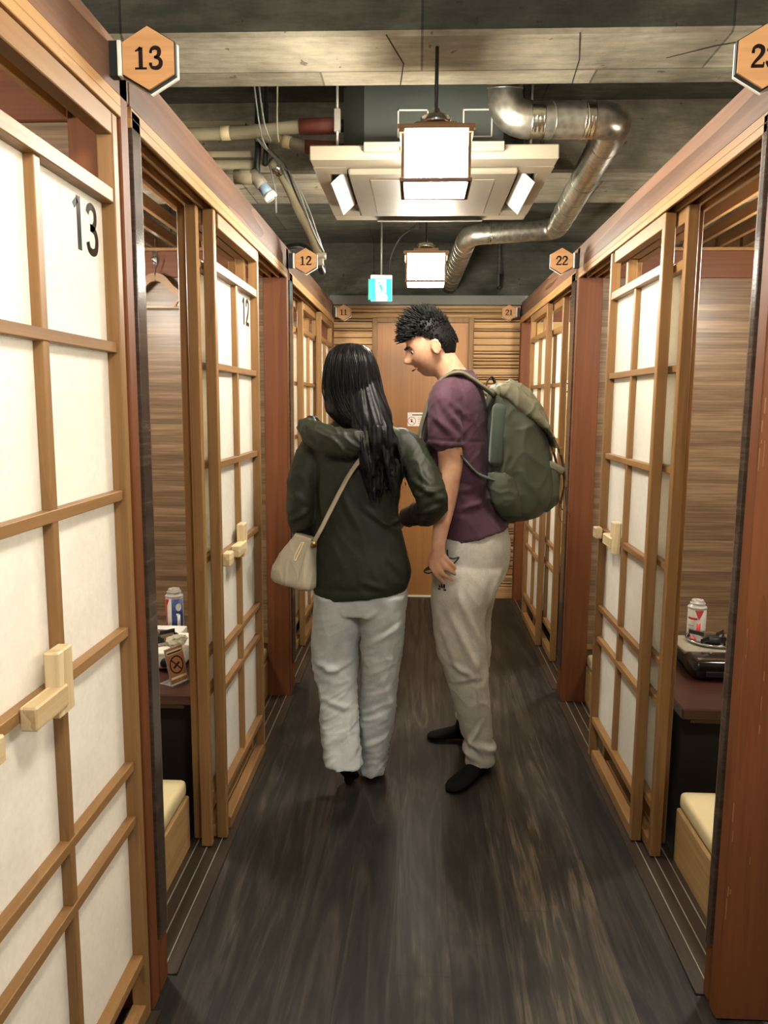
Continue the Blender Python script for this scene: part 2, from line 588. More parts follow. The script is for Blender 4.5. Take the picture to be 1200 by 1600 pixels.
# ---- outer walls and far wall
for s, nm in ((-1, 'left'), (1, 'right')):
    w = MB()
    a, b = sorted((s * OUT, s * (OUT + .1)))
    w.box(a, b, -1.6, YB + .15, -0.45, 3.0)
    struct(w.build('wall_' + nm, 'laminate'), 'streaky laminate wall at the backs of the %s row of booths' % nm, 'wall')
fw = MB()
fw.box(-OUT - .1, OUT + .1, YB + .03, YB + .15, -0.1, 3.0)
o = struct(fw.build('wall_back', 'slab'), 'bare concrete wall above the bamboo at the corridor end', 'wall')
gb = MB(); gb.box(-.66, .80, YB - .06, YB + .03, 2.222, 2.292, .004)
struct(gb.build('trim_1', 'bandgrey'), 'grey painted band above the bamboo wall', 'trim')

# bamboo strips covering the end wall either side of the door
bk = MB(); bk.box(-.69, .80, YB + .012, YB + .029, 0, 2.2)
struct(bk.build('trim_3', 'pit'), 'dark backing seen in the gaps between the bamboo strips', 'trim')
bm_ = MB()
random.seed(3)
z = 0.09
while z < 2.2:
    h = random.choice((0.018, 0.022, 0.03, 0.045, 0.05))
    if z + h > 2.2:
        h = 2.2 - z
    dpt = random.uniform(0.012, 0.026)
    for x0, x1 in ((-.69, -.345), (.415, .80)) if z + h < 2.136 else ((-.69, .80),):
        n = 6
        g_ = .0035
        prof = [(YB + .012, z + g_), (YB + .010 - dpt * .62, z + g_ + .001), (YB + .012 - dpt, z + h * .42), (YB + .012 - dpt, z + h * .62), (YB + .010 - dpt * .62, z + h - g_ * .6), (YB + .012, z + h - g_ * .6)]
        bm_.prism(prof, lambda u, v, d: Vector((d, u, v)), x0, x1)
    z += h
bm_.box(-.69, .80, YB - .02, YB + .03, 2.2, 2.222, .003)
bm_.box(-.69, -.345, YB - .015, YB + .03, 0, .09, .003)
bm_.box(.415, .80, YB - .015, YB + .03, 0, .09, .003)
struct(bm_.build('wall_end', 'bamboo'), 'end wall of stacked tan bamboo strips around the door', 'wall')

# door at the end
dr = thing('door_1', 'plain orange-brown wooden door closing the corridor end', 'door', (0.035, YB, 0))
dr['kind'] = 'structure'
m = MB(); m.box(-.343, .340, .0, .03, 0.012, 2.098)
m.build('panel', 'doorwood', dr)
m = MB()
m.box(-.380, -.343, -.018, .03, 0, 2.135, .003); m.box(.340, .378, -.018, .03, 0, 2.135, .003)
m.box(-.343, .340, -.018, .03, 2.098, 2.135, .003)
m.build('door_frame', 'honeyZ', dr)
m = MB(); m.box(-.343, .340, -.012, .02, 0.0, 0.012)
m.build('door_gap_light', 'white', dr)  # white strip painted in place of light leaking under the door

# little notice on the door
fr = lambda u, v, d: Vector((u, -d, v))
nt_ = thing('door_notice', 'small white notice with a round prohibition symbol on the end door', 'notice', (0.005, YB - .0005, 1.382))
m = MB(); m.box(-.078, .078, -.003, 0, -.052, .052)
m.build('card', 'white', nt_)
m = MB()
ring = [(-.046 + .030 * math.cos(a), -.013 + .030 * math.sin(a)) for a in [2 * PI * i / 24 for i in range(25)]]
m.ribbon(ring, .005, fr, .003, .0036)
m.ribbon([(-.067, .008), (-.025, -.034)], .004, fr, .003, .0036)
for k, y in enumerate((.012, .000, -.012, -.028)):
    m.box(.0, .06, -.0036, -.003, y - .003, y + .001)
m.build('red_print', plain('faded_red_ink', (206, 130, 126), 0.6), nt_)
m = MB()
m.box(-.044, .062, -.0036, -.003, .030, .037)
m.box(-.053, -.041, -.0038, -.003, -.022, -.008); m.lathe([(.0, -.0001), (.006, 0), (.0, .0001)], (0, 0, 0), 8)
m.ribbon([(-.047, -.006), (-.047, .003)], .008, fr, .003, .0038)
m.build('black_print', 'ink', nt_)

# ---------------------------------------------------------------- posts, beams, lintels
def post(s, yf, yr, yc, label, wid=.115):
    # s: -1 left row, 1 right row; yf front face of the red post, yr its rear, yc far end of the cap strip
    xf = XL if s < 0 else XR
    e = thing('pillar', label, 'post', (xf, yf, 0))
    e['kind'] = 'structure'
    def bx(m, d0, d1, y0, y1, z0, z1, bev=0, mi=0):
        a, b = sorted((s * d0, s * d1))
        m.box(a, b, y0 - yf, y1 - yf, z0, z1, bev, mi)
    m = MB(); bx(m, 0, wid, yf, yr, 0, 2.235, .003); m.build('red_post', 'redZ', e)
    m = MB(); bx(m, .006, .11, yr, yr + .012, 0.0, 2.13); m.build('groove', 'black', e)
    m = MB(); bx(m, -.004, .11, yr + .012, yc - .008, 0.15, 2.13, .002); m.build('cap_strip', 'capstrip', e)
    m = MB(); bx(m, -.002, .11, yc - .008, yc, 0.15, 2.13, .001); m.build('edge_strip', 'beamZ', e)
    m = MB(); bx(m, .002, .11, yr + .012, yc, 0.0, 0.149, .003); m.build('plinth', 'redZ', e)
    return e
post(-1, 1.705, 1.750, 1.822, 'reddish post beside the near left sliding door')
post(1, 1.748, 1.795, 1.838, 'wide reddish board post at the right edge, nearest', .26)
CH = bpy.data.objects['pillar.001']
m = MB()
random.seed(21)
for k in range(16):
    z = random.uniform(.15, 1.75)
    x = random.choice((.0025, .004, .012, .05)) + random.uniform(0, .004)
    m.box(x, x + random.uniform(.0012, .003), -.0006, .0004, z, z + random.uniform(.008, .06))
m.build('paint_chips', 'honeyZ', CH)
post(-1, 3.795, 3.850, 3.965, 'reddish post under the left number 12 sign')
post(1, 3.800, 3.850, 3.965, 'reddish post under the right number 22 sign')
for s in (-1, 1):
    xf = XL if s < 0 else XR
    m = MB()
    a, b = sorted((xf, xf + s * .115))
    m.box(a, b, 5.84, YB + .02, 0, 2.235, .003)
    struct(m.build('pillar', 'redZ'), 'reddish post in the far %s corner' % ('left' if s < 0 else 'right'), 'post')

spans = {-1: [(-1.5, 1.70, '13'), (1.76, 3.79, '12'), (3.86, 5.90, '11')],
         1: [(-1.5, 1.765, '23'), (1.81, 3.795, '22'), (3.86, 5.90, '21')]}
for s in (-1, 1):
    xf = XL if s < 0 else XR
    side = 'left' if s < 0 else 'right'
    for y0, y1, num in spans[s]:
        a, b = sorted((xf + s * .0, xf + s * .125))
        m = MB(); m.box(a, b, y0, y1 + .06, 2.135, 2.242, .004)
        struct(m.build('beam', 'beamY'), 'brown grained header board over the %s booth numbered %s' % (side, num), 'beam')
        m = MB()
        # lintel with three sliding grooves underneath: fascia, fins and top plate
        def bx(d0, d1, z0, z1, bev=.0015):
            c, d = sorted((xf + s * d0, xf + s * d1))
            m.box(c, d, y0, y1, z0, z1, bev)
        bx(-.004, .125, 2.112, 2.135)
        for d0, d1 in ((-.004, .006), (.034, .044), (.073, .083), (.112, .125)):
            bx(d0, d1, 2.092, 2.113)
        struct(m.build('lintel', 'lintelwood'), 'light wood grooved sliding-door lintel of the %s booth numbered %s' % (side, num), 'lintel')

# ---------------------------------------------------------------- partitions between booths
def partition(s, y0, y1, face, label, gold=False):
    xa = (XL if s < 0 else XR) + s * .115
    e = thing('wall_partition', label, 'wall', (xa, y0, 0))
    e['kind'] = 'structure'
    a, b = sorted((0, s * (OUT - abs(xa))))
    m = MB(); m.box(a, b, 0, y1 - y0, -.01, 2.10); m.build('face_panel', 'gold' if gold else 'laminate', e)
    m = MB(); m.box(a, b, -.012, y1 - y0 + .012, 2.10, 2.225, .003); m.build('head_board', 'redX', e)
    m = MB(); m.box(a, b, -.020, y1 - y0 + .02, 2.225, 2.240, .002); m.build('top_edge', 'honeyX', e)
    return e
partition(-1, 1.750, 1.822, 'laminate', 'laminate partition behind the near left post')
partition(1, 1.800, 1.838, 'laminate', 'laminate partition behind the near right post')
partition(-1, 3.850, 3.900, 'laminate', 'laminate partition wall of the left booth with the hanger')
partition(1, 3.850, 3.900, 'laminate', 'laminate partition wall of the right booth with the red gas can')
partition(1, 5.86, 5.92, 'gold', 'woven gold papered end wall inside the far right booth', True)
partition(-1, 5.86, 5.92, 'laminate', 'laminate end wall inside the far left booth')

# slatted ceilings of the booths: battens running along the corridor
for s in (-1, 1):
    xf = XL if s < 0 else XR
    for y0, y1, num in spans[s]:
        m = MB()
        k = 0
        d = .19
        while abs(xf) + d < OUT:
            a, b = sorted((xf + s * d, xf + s * (d + .022)))
            m.box(a, b, y0 + .02, y1 + .05, 2.242, 2.292, .002)
            d += .115
        struct(m.build('ceiling_battens', 'honeyY'), 'row of light battens over the %s booth numbered %s' % ('left' if s < 0 else 'right', num), 'ceiling')

# ---------------------------------------------------------------- door tracks in the floor
for s in (-1, 1):
    xf = XL if s < 0 else XR
    side = 'left' if s < 0 else 'right'
    for y0, y1, num in ((0.02, 1.70, '13' if s < 0 else '23'), (1.825, 3.79, '12' if s < 0 else '22'), (3.97, 5.835, '11' if s < 0 else '21')):
        e = thing('floor_track', 'dark sill with bright rails under the doors of the %s booth numbered %s' % (side, num), 'door track', (xf, y0, 0))
        e['kind'] = 'structure'
        m = MB()
        a, b = sorted((-s * .018, s * .122))
        m.box(a, b, 0, y1 - y0, -.004, .004, .001)
        m.build('sill', 'sill', e)
        for d in (.019, .058, .097):
            m = MB()
            m.box(s * d - .0012, s * d + .0012, 0, y1 - y0, .0035, .0075)
            m.build('rail', 'steel', e)
        m = MB()
        a, b = sorted((-s * .020, -s * .014))
        m.box(a, b, 0, y1 - y0, .0, .006)
        m.build('edge_strip', 'sill', e)

# ---------------------------------------------------------------- shoji doors
def make_shoji(W, latch=True):
    """local x: towards the corridor, y: width, z: up; latch on the -y side"""
    e = thing('shoji_screen', 'shoji', 'sliding door')
    h = W / 2
    TH = .035
    SW = .028
    zb, zt = .009, 2.091
    for q in (-1, 1):
        m = MB()
        a, b = sorted((q * h, q * (h - SW)))
        m.box(-TH, 0, a, b, zb, zt, .0025)
        m.build('stile', 'honeyZ', e)
    m = MB(); m.box(-TH, -.001, -h + .062, h - SW, 2.046, zt, .002); m.build('top_rail', 'honeyY', e)
    m = MB(); m.box(-TH, -.001, -h + .062, h - SW, zb, .052, .002); m.build('bottom_rail', 'honeyY', e)
    i = h - SW
    m = MB()
    m.box(-.0295, -.010, -.0115, .0115, .176, 1.93, .0015)
    m.build('muntin', 'honeyZ', e)
    for z in (1.614, 1.296, .986, .664, .530):
        m = MB()
        m.box(-.0295, -.008, -i, i, z - .011, z + .011, .0015)
        m.build('lattice_bar', 'honeyY', e)
    for z, t_ in ((1.925, .015), (.172, .013)):
        m = MB()
        m.box(-.032, -.003, -i, i, z - t_, z + t_, .002)
        m.build('cross_rail', 'honeyY', e)
    m = MB(); m.box(-.0335, -.0295, -i - .003, i + .003, .172, 1.925)
    m.build('paper_panel', 'paper', e)
    if not latch:
        return e
    # wooden sliding latch
    m = MB(); m.box(-.010, .017, -.075, -.017, .945, 1.065, .003); m.build('latch_block', 'blondZ', e)
    m = MB(); m.box(-.008, .022, -.168, -.050, .962, 1.003, .003); m.build('latch_bar', 'blondY', e)
    m = MB(); m.box(-.001, .026, -h + .02, -h + .075, .962, 1.006, .003); m.build('latch_keeper', 'blondY', e)
    m = MB()
    for y, z in ((-.115, .99), (-.04, 1.035)):
        m.lathe([(.004, 0), (.004, .0012)], (0, 0, 0), 10)
    m.b.free()
    return e

def place_door(proto, s, track, y0, W, label, group, number=None, first=False):
    xf = XL if s < 0 else XR
    o = proto if first else copy_tree(proto)
    d = (.0015, .0405, .0795)[track]
    o.location = (xf + s * d, y0 + W / 2, 0)
    o.rotation_euler = (0, 0, 0 if s < 0 else PI)
    o['label'] = label
    o['group'] = group
    if number:
        m = MB()
        frm = lambda u, v, d_: Vector((d_, u, v))
        digits(m, number, SANS, W / 2 - .028 - .085, 1.845, .102, frm, -.0296, -.0288, adv=.60)
        m.build('number_decal', 'glossblack', o)
    return o
GA = 'sliding shoji doors of the booths'
PD = make_shoji(.69)
place_door(PD, -1, 0, 1.000, .69, 'large shoji door with number 13 filling the left foreground', GA, '13', True)
base_ = PD
def plain_copy(*a, **k):
    return place_door(PROTO2 if a[1] == 0 else PROTO3, *a, **k)
PROTO2 = make_shoji(.68)
PROTO3 = make_shoji(.68, False)
place_door(PROTO3, -1, 1, 0.30, .68, 'shoji door just out of view behind the number 13 door', GA, first=True)
place_door(PROTO2, -1, 0, 2.457, .685, 'shoji door with number 12 in front of the left stack', GA, first=True)
plain_copy(-1, 1, 2.405, .68, 'middle shoji door of the left stack, only its weathered grey edge showing', GA)
plain_copy(-1, 2, 2.452, .68, 'rearmost shoji door of the left stack, edge beside the booth opening', GA)
plain_copy(1, 0, 2.520, .68, 'shoji door in front of the right stack beside the red gas can booth', GA)
plain_copy(1, 1, 2.428, .68, 'second shoji door of the right stack, jutting out nearest its booth opening', GA)
plain_copy(1, 2, 2.505, .68, 'rearmost shoji door of the right stack, mostly hidden', GA)
plain_copy(-1, 0, 5.150, .68, 'far left shoji door nearest the bamboo end wall', GA)
plain_copy(-1, 1, 4.600, .68, 'far left shoji door standing between its two neighbours beyond the number 12 post', GA)
plain_copy(-1, 2, 4.47, .68, 'far left shoji door just past the number 12 post, edge only', GA)
plain_copy(1, 0, 4.700, .68, 'far right shoji door behind the backpack, nearer the end wall', GA)
plain_copy(1, 1, 4.400, .68, 'far right shoji door behind the backpack, next to the gold booth interior', GA)

for o in [x for x in COL.objects if x.get('label', '').startswith('shoji door with number 12')]:
    m = MB()
    digits(m, '12', SANS, .34 - .028 - .085, 1.845, .102, lambda u, v, d_: Vector((d_, u, v)), -.0296, -.0288, adv=.60)
    m.build('number_decal', 'glossblack', o)

# ---------------------------------------------------------------- hexagon number signs
def hex_sign(text, x, y, z, s, label, r=.057):
    # faces the camera end of the corridor; bracket reaches to the header board (side s)
    e = thing('hexagon_sign', label, 'sign', (x, y, z), 0, 'wooden hexagon booth number signs')
    frm = lambda u, v, d: Vector((u, -d, v))
    hexa = [(r * math.sin(PI / 3 * i), r * math.cos(PI / 3 * i)) for i in range(6)]
    hb = [(u * 1.045, v * 1.045) for u, v in hexa]
    m = MB(); m.prism(hb, frm, -.006, .004); m.build('dark_backing', 'darkbox', e)
    m = MB(); m.prism(hexa, frm, .004, .009); m.build('wood_face', 'signwood', e)
    m = MB(); m.prism([(u * 1.07 + .0015, v * 1.07 - .002) for u, v in hexa], frm, -.012, -.006); m.build('acrylic_edge', 'white', e)
    m = MB(); digits(m, text, SERIF, 0, 0, r * .70, frm, .009, .0102, adv=.70, wx=1.18, bold=1.25); m.build('number', 'ink', e)
    xe = r * .87
    m = MB(); m.box(*sorted((s * (xe + .002), s * (xe + .010))), -.012, .010, -.034, .034, .001); m.build('white_clip', 'white', e)
    m = MB(); m.box(*sorted((s * (xe + .010), s * (xe + .030))), -.010, .012, -.034, .034, .001); m.build('bracket', 'darkbox', e)
    return e
hex_sign('13', -.555, 1.665, 2.190, -1, 'hexagon wooden sign with number 13', .0605)
hex_sign('12', -.530, 3.72, 2.157, -1, 'hexagon wooden sign with number 12')
hex_sign('11', -.552, 5.83, 2.163, -1, 'hexagon wooden sign with number 11')
hex_sign('23', .687, 1.70, 2.195, 1, 'hexagon wooden sign with number 23, cut by the frame', .0605)
hex_sign('22', .655, 3.72, 2.157, 1, 'hexagon wooden sign with number 22')
hex_sign('21', .660, 5.83, 2.165, 1, 'hexagon wooden sign with number 21')

# ---------------------------------------------------------------- lanterns
def lantern(name, label, x, y, z0, h, w, rod_top, glowmat, group):
    e = thing(name, label, 'lantern', (x, y, z0), 0, group)
    hw = w / 2
    m = MB()
    m.box(-hw + .006, hw - .006, -hw + .006, hw - .006, .010, h - .02, .002)
    m.build('paper_shade', glowmat, e)
    for sx in (-1, 1):
        for sy in (-1, 1):
            m = MB()
            m.box(*sorted((sx * hw, sx * (hw - .010))), *sorted((sy * hw, sy * (hw - .010))), .0, h - .012, .001)
            m.build('corner_post', 'honeyZ', e)
    m = MB()
    for z in (.0, ):
        for q in (-1, 1):
            m.box(-hw - .004, hw + .004, *sorted((q * (hw + .004), q * (hw - .006))), z, z + .011, .001)
            m.box(*sorted((q * (hw + .004), q * (hw - .006))), -hw, hw, z, z + .012, .001)
    for q in (-1, 1):
        m.box(-hw, hw, *sorted((q * hw, q * (hw - .008))), 0, .010, .001)
        m.box(*sorted((q * hw, q * (hw - .008))), -hw, hw, 0, .010, .001)
    m.build('bottom_frame', 'beamX', e)
    m = MB()
    for z in (.078, .086, .094):
        for q in (-1, 1):
            m.box(-hw + .004, hw - .004, *sorted((q * (hw - .003), q * (hw - .007))), z, z + .0013)
            m.box(*sorted((q * (hw - .003), q * (hw - .007))), -hw + .004, hw - .004, z, z + .0013)
    for q in (-1, 1):
        m.box(-.0007, .0007, *sorted((q * (hw - .003), q * (hw - .007))), .095, h - .02)
        m.box(*sorted((q * (hw - .003), q * (hw - .007))), -.0007, .0007, .095, h - .02)
    m.build('fine_bars', 'honeyX', e)
    m = MB()
    for q in (-1, 1):
        m.box(-hw - .012, hw + .012, *sorted((q * (hw + .006), q * (hw - .010))), h - .020, h - .006, .001)
        m.box(*sorted((q * (hw + .006), q * (hw - .010))), -hw - .012, hw + .012, h - .032, h - .020, .001)
    m.box(-hw, hw, -hw, hw, h - .018, h - .010)
    m.box(-hw * .62, hw * .62, -hw * .62, hw * .62, h - .010, h + .016, .002)
    m.build('top_frame', 'honeyX', e)
    m = MB(); m.lathe([(.018, h + .016), (.045, h + .018), (.05, h + .045), (.042, h + .05), (.018, h + .058), (.010, h + .075)], (0, 0, 0), 24)
    m.build('metal_cup', 'chrome', e, smooth=True)
    m = MB(); m.tube([(0, 0, h + .07), (0, 0, rod_top - z0)], .006, 8); m.build('hanging_rod', 'darkwire', e)
    return e
GL = 'square paper lanterns along the corridor'
lantern('paper_lantern', 'large bright square paper lantern hanging in front of the air conditioner', .047, 2.585, 2.172, .172, .212, 2.60, 'lanternpaper', GL)
lantern('paper_lantern', 'smaller distant paper lantern beyond the air conditioner', .036, 4.36, 2.142, .168, .216, 2.64, 'lanternpaper', GL)
lantern('paper_lantern', 'paper lantern overhead at the near end of the corridor', .047, .70, 2.172, .172, .212, 2.96, 'lanternpaper', GL)
for s in (-1, 1):
    for k, y in enumerate((.75, 2.84, 4.86)):
        lantern('booth_lamp', 'square paper lamp hanging inside the %s booth, %s along the row' % ('left' if s < 0 else 'right', ('first', 'second', 'third')[k]),
                s * 1.52, y, 1.92, .20, .20, 2.96, 'boothpaper', 'paper lamps hanging inside the booths')

# ================================================================ BOOTH FURNITURE
def bench(s, y0, y1, xe, label):
    """low box bench running away from the corridor; end face at x = xe"""
    e = thing('bench', label, 'bench', (xe, y0, 0), 0, 'low cushioned benches in the booths')
    L = OUT - .02 - abs(xe)
    D = y1 - y0
    def bx(m, a, b, *r, **k):
        p, q = sorted((s * a, s * b))
        m.box(p, q, *r, **k)
    m = MB(); bx(m, .0, L, 0, D, 0.0, .186, bev=.004); m.build('plywood_base', 'benchply', e)
    m = MB(); bx(m, .004, L, .004, D - .004, .188, .248, bev=.018, seg=3); m.build('seat_cushion', 'cushion', e, smooth=True)
    return e
bench(-1, 1.83, 2.418, -.752, 'cream cushioned bench in the left booth nearest, behind the number 13 post')
bench(1, 1.846, 2.43, .872, 'cream cushioned bench in the right booth, end toward the floor rails')
bench(-1, 3.30, 3.83, -.752, 'cream bench under the hanger wall of the left booth')
bench(1, 3.30, 3.83, .872, 'cream bench glimpsed beside the number 22 post')
bench(-1, 3.98, 4.47, -.752, 'bench inside the far left booth beyond the number 12 post')
bench(1, 3.98, 4.47, .872, 'bench inside the far right booth just beyond the number 22 post')
bench(1, 5.24, 5.84, .872, 'bench inside the far right booth against the gold wall')
bench(-1, 1.18, 1.735, -.752, 'bench inside the near left booth behind the number 13 door')

def table(s, xe, y0, y1, label):
    e = thing('low_table', label, 'table', (xe, y0, -.42), 0, 'dark booth tables over the leg wells')
    L = OUT - .02 - abs(xe)
    D = y1 - y0
    m = MB(); m.box(*sorted((0, s * L)), 0, D, .88, .92, .005); m.build('tabletop', 'table', e)
    m = MB(); m.box(*sorted((s * .05, s * (L - .02))), .06, D - .06, .845, .88, .002); m.build('apron', 'table', e)
    m = MB(); m.box(*sorted((s * .035, s * (L - .05))), .10, D - .10, 0.0, .845, .003); m.build('shade_block', 'pit', e)  # solid dark block added to blacken the shade under the table
    return e
table(-1, -.760, 2.515, 3.29, 'dark table of the left booth with the gas stove and blue can')
table(1, .895, 2.495, 3.26, 'dark table of the right booth with the black stove and red can')
table(-1, -.765, 4.56, 5.20, 'dark table inside the far left booth')
table(1, .90, 4.56, 5.20, 'dark table inside the far right booth')
table(-1, -.765, .50, 1.10, 'dark table inside the near left booth behind the number 13 door')
TT = .50      # table top height

# wall ledges seen through the slits beside the posts
for s, x in ((-1, XL - .115), (1, XR + .115)):
    m = MB(); m.box(*sorted((x, s * 2.3)), 3.832, 3.849, .268, .292, .002)
    struct(m.build('trim_2', 'honeyX'), 'thin wooden ledge on the %s booth partition above the bench' % ('left' if s < 0 else 'right'), 'trim')

M['tin'] = plain('bright_tin', (206, 204, 198), .3, .4)
# ---- gas cartridges
def gas_can(x, y, colA, colB, letter, label):
    e = thing('gas_can', label, 'gas can', (x, y, TT))
    r = .0365
    m = MB(); m.lathe([(r - .004, 0), (r, .004), (r, .168), (r - .002, .174)], n=36); m.build('can_body', ['white'], e, smooth=True)
    m = MB()
    m.lathe([(r + .001, .170), (r + .0018, .174), (r + .001, .178), (r - .004, .181), (r - .0075, .188), (r - .008, .190), (r - .006, .191), (r - .006, .194), (r - .009, .195), (r - .012, .203), (r - .013, .206), (r - .016, .206), (r - .018, .201), (.010, .201), (.009, .208), (.004, .208)], n=36)
    m.build('metal_shoulder', M['tin'], e, smooth=False)
    # printed bands follow the can
    def band(a0, a1, z0, z1, mat, d, nm):
        q = MB()
        n = max(2, int(abs(a1 - a0) / .12))
        ang = [a0 + (a1 - a0) * i / n for i in range(n + 1)]
        rr = []
        for a in ang:
            rr.append([Vector((rad * math.cos(a), rad * math.sin(a), z)) for rad, z in ((r + d, z0), (r + d, z1), (r + d - .002, z1), (r + d - .002, z0))])
        q.rings(rr)
        return q.build(nm, mat, e)
    def stacked(rows, mat, d, nm):
        q = MB()
        for z0, z1, a0, a1 in rows:
            n = max(2, int(abs(a1 - a0) / .1))
            q.rings([[Vector((rad * math.cos(a0 + (a1 - a0) * i / n), rad * math.sin(a0 + (a1 - a0) * i / n), z)) for rad, z in ((r + d, z0), (r + d, z1), (r - .001, z1), (r - .001, z0))] for i in range(n + 1)])
        return q.build(nm, mat, e)
    front = -PI / 2 - math.atan2(x, y)
    if letter:
        band(front - .35, front + 1.2, .006, .166, colA, .0006, 'blue_print')
        band(front + .28, front + .66, .028, .098, 'white', .0011, 'letter_stem')
        band(front + .16, front + .78, .028, .036, 'white', .0011, 'letter_foot')
        band(front + .16, front + .50, .094, .103, 'white', .0011, 'letter_top')
        aC, zC = front + .47, .130
        stacked([(zC - .0165 + .033 * i / 12, zC - .0165 + .033 * (i + 1) / 12, aC - .36 * math.sqrt(max(0, 1 - ((i + .5) / 6 - 1) ** 2)), aC + .36 * math.sqrt(max(0, 1 - ((i + .5) / 6 - 1) ** 2))) for i in range(12)], 'white', .0011, 'letter_dot')
        band(front - 1.3, front - .98, .006, .166, colB, .0006, 'red_print')
        tri = (front - 1.2, front - .62, front - .98, .136, .166)
    else:
        band(front + .02, front + .45, .006, .115, colA, .0006, 'red_print')
        band(front - 1.1, front + .1, .128, .137, colA, .0006, 'red_band')
        q = MB()
        for dz in (.10, .085, .07, .055, .04):
            rr = []
            for i in range(6):
                a = front - .95 + .14 * i
                rr.append([Vector((rad * math.cos(a), rad * math.sin(a), z)) for rad, z in ((r + .0006, dz), (r + .0006, dz + .004), (r - .001, dz + .004), (r - .001, dz))])
            q.rings(rr)
        q.build('small_print', plain('pale_grey_ink', (170, 164, 160), .6), e)
        tri = (front - .22, front + .78, front + .25, .128, .167)
    l0, l1, ap, zb_, zt_ = tri
    stacked([(zb_ + (zt_ - zb_) * i / 10, zb_ + (zt_ - zb_) * (i + 1) / 10, ap + (l0 - ap) * (i + .5) / 10, ap + (l1 - ap) * (i + .5) / 10) for i in range(10)], colB, .0009, 'red_flash')
    return e
RED = plain('print_red', (196, 40, 44), .4)
BLUE = plain('print_blue', (44, 62, 132), .4)
gas_can(-1.035, 3.20, BLUE, RED, True, 'blue and white gas can with a large letter i on the left booth table')
gas_can(1.170, 3.165, RED, RED, False, 'red and white gas can on the right booth table')

# ---- portable stoves
def stove(x0, x1, y0, y1, label, body, top, black_front):
    e = thing('portable_stove', label, 'gas stove', ((x0 + x1) / 2, (y0 + y1) / 2, TT))
    w, d = (x1 - x0) / 2, (y1 - y0) / 2
    m = MB(); m.box(-w, w, -d, d, .006, .062, .014, seg=3); m.build('body', body, e, smooth=False)
    m = MB(); m.box(-w - .004, w + .004, -d - .004, d + .004, .060, .072, .005, seg=2); m.build('top_plate', top, e)
    m = MB(); m.lathe([(.085, .072), (.098, .076), (.102, .086), (.094, .086), (.086, .078), (.03, .074)], (0, .02, 0), 32); m.build('drip_pan', 'chrome', e, smooth=True)
    m = MB(); m.lathe([(.030, .074), (.034, .080), (.032, .092), (.018, .096), (.001, .096)], (0, .02, 0), 24); m.build('burner', 'black', e, smooth=True)
    for k in range(4):
        a = PI / 4 + k * PI / 2
        m = MB(); m.rbox((.066 * math.cos(a), .02 + .066 * math.sin(a), .094), (.062, .006, .016), Matrix.Rotation(a, 3, 'Z'), .001)
        m.build('pan_support', 'black', e)
    for px in (-w + .02, w - .02):
        for py in (-d + .02, d - .02):
            m = MB(); m.lathe([(.010, 0), (.010, .008)], (px, py, 0), 10); m.build('foot', 'black', e)
    if black_front:
        m = MB(); m.box(-w - .012, w + .02, -d - .145, -d - .006, .004, .076, .022, seg=3); m.build('gas_compartment', 'glossblack', e, smooth=True)
        m = MB(); m.box(-w + .03, w - .03, -d - .148, -d - .143, .020, .040, .001); m.build('front_slot', 'darkbox', e)
        m = MB(); m.box(-w + .012, w, -d - .125, -d - .10, .0755, .0775, .0008); m.build('trim_line', 'chrome', e)
    else:
        m = MB(); m.lathe([(.018, 0), (.016, .012), (.001, .012)], (0, 0, 0), 16)
        m.b.transform(Matrix.Translation((w - .06, -d - .003, .035)) @ Matrix.Rotation(PI / 2, 4, 'X'))
        m.build('knob', 'black', e)
    return e
stove(-1.19, -.868, 2.745, 3.00, 'white portable gas stove on the left booth table', 'white', 'white', False)
stove(1.035, 1.33, 2.90, 3.10, 'portable gas stove with pale top and glossy black front on the right table', 'darkbox', 'acpanel', True)

# napkin box behind the left stove
e = thing('napkin_box', 'flat white napkin box in front of the blue gas can', 'box', (-1.04, 3.095, TT))
m = MB(); m.box(-.11, .075, -.05, .05, 0, .058, .003); m.build('carton', 'white', e)
m = MB(); m.box(-.105, .07, -.052, -.049, .006, .012); m.build('dark_slit', 'darkbox', e)
# crumpled plastic wrapper on the left stove
m = MB()
random.seed(5)
g = bmesh.ops.create_icosphere(m.b, subdivisions=3, radius=.040)
for v in g['verts']:
    q = noise.noise(v.co * 45) * .016 + noise.noise(v.co * 110) * .006
    v.co = v.co + v.co.normalized() * q
    v.co.z = v.co.z * .6
    v.co += Vector((-.90, 2.80, .602))
wr = NT('clear_wrapper'); wr.set((236, 232, 214), .12, 0, .6)
wr.p.inputs['Transmission Weight'].default_value = .55
tag(m.build('plastic_wrapper', wr.m), 'crumpled clear plastic wrapper on top of the white stove', 'wrapper')

# acrylic table stand with a brown printed card
e = thing('table_sign', 'small brown no-smoking style card in a slanted acrylic stand on the left table', 'table sign', (-.835, 2.62, TT), R(62))
AC = NT('clear_acrylic'); AC.set((240, 238, 230), .08, 0, .5); AC.p.inputs['Transmission Weight'].default_value = .75
BR = plain('brown_card', (150, 98, 58), .6)
tilt = R(14)
fr2 = lambda u, v, d: Vector((u, -d * math.cos(tilt) + v * math.sin(tilt), v * math.cos(tilt) + d * math.sin(tilt) + .003))
m = MB(); m.prism([(-.042, 0), (.042, 0), (.042, .132), (-.042, .132)], fr2, -.003, -.0005); m.build('acrylic_back', AC.m, e)
m = MB(); m.box(-.042, .042, -.003, .062, 0, .003, .0005); m.build('acrylic_foot', AC.m, e)
m = MB(); m.prism([(-.040, .006), (.040, .006), (.040, .130), (-.040, .130)], fr2, -.0004, .0006); m.build('card', BR, e)
m = MB()
m.prism([(-.036, .108), (.036, .108), (.036, .122), (-.036, .122)], fr2, .0006, .001)
m.build('title_bar', 'cushion', e)
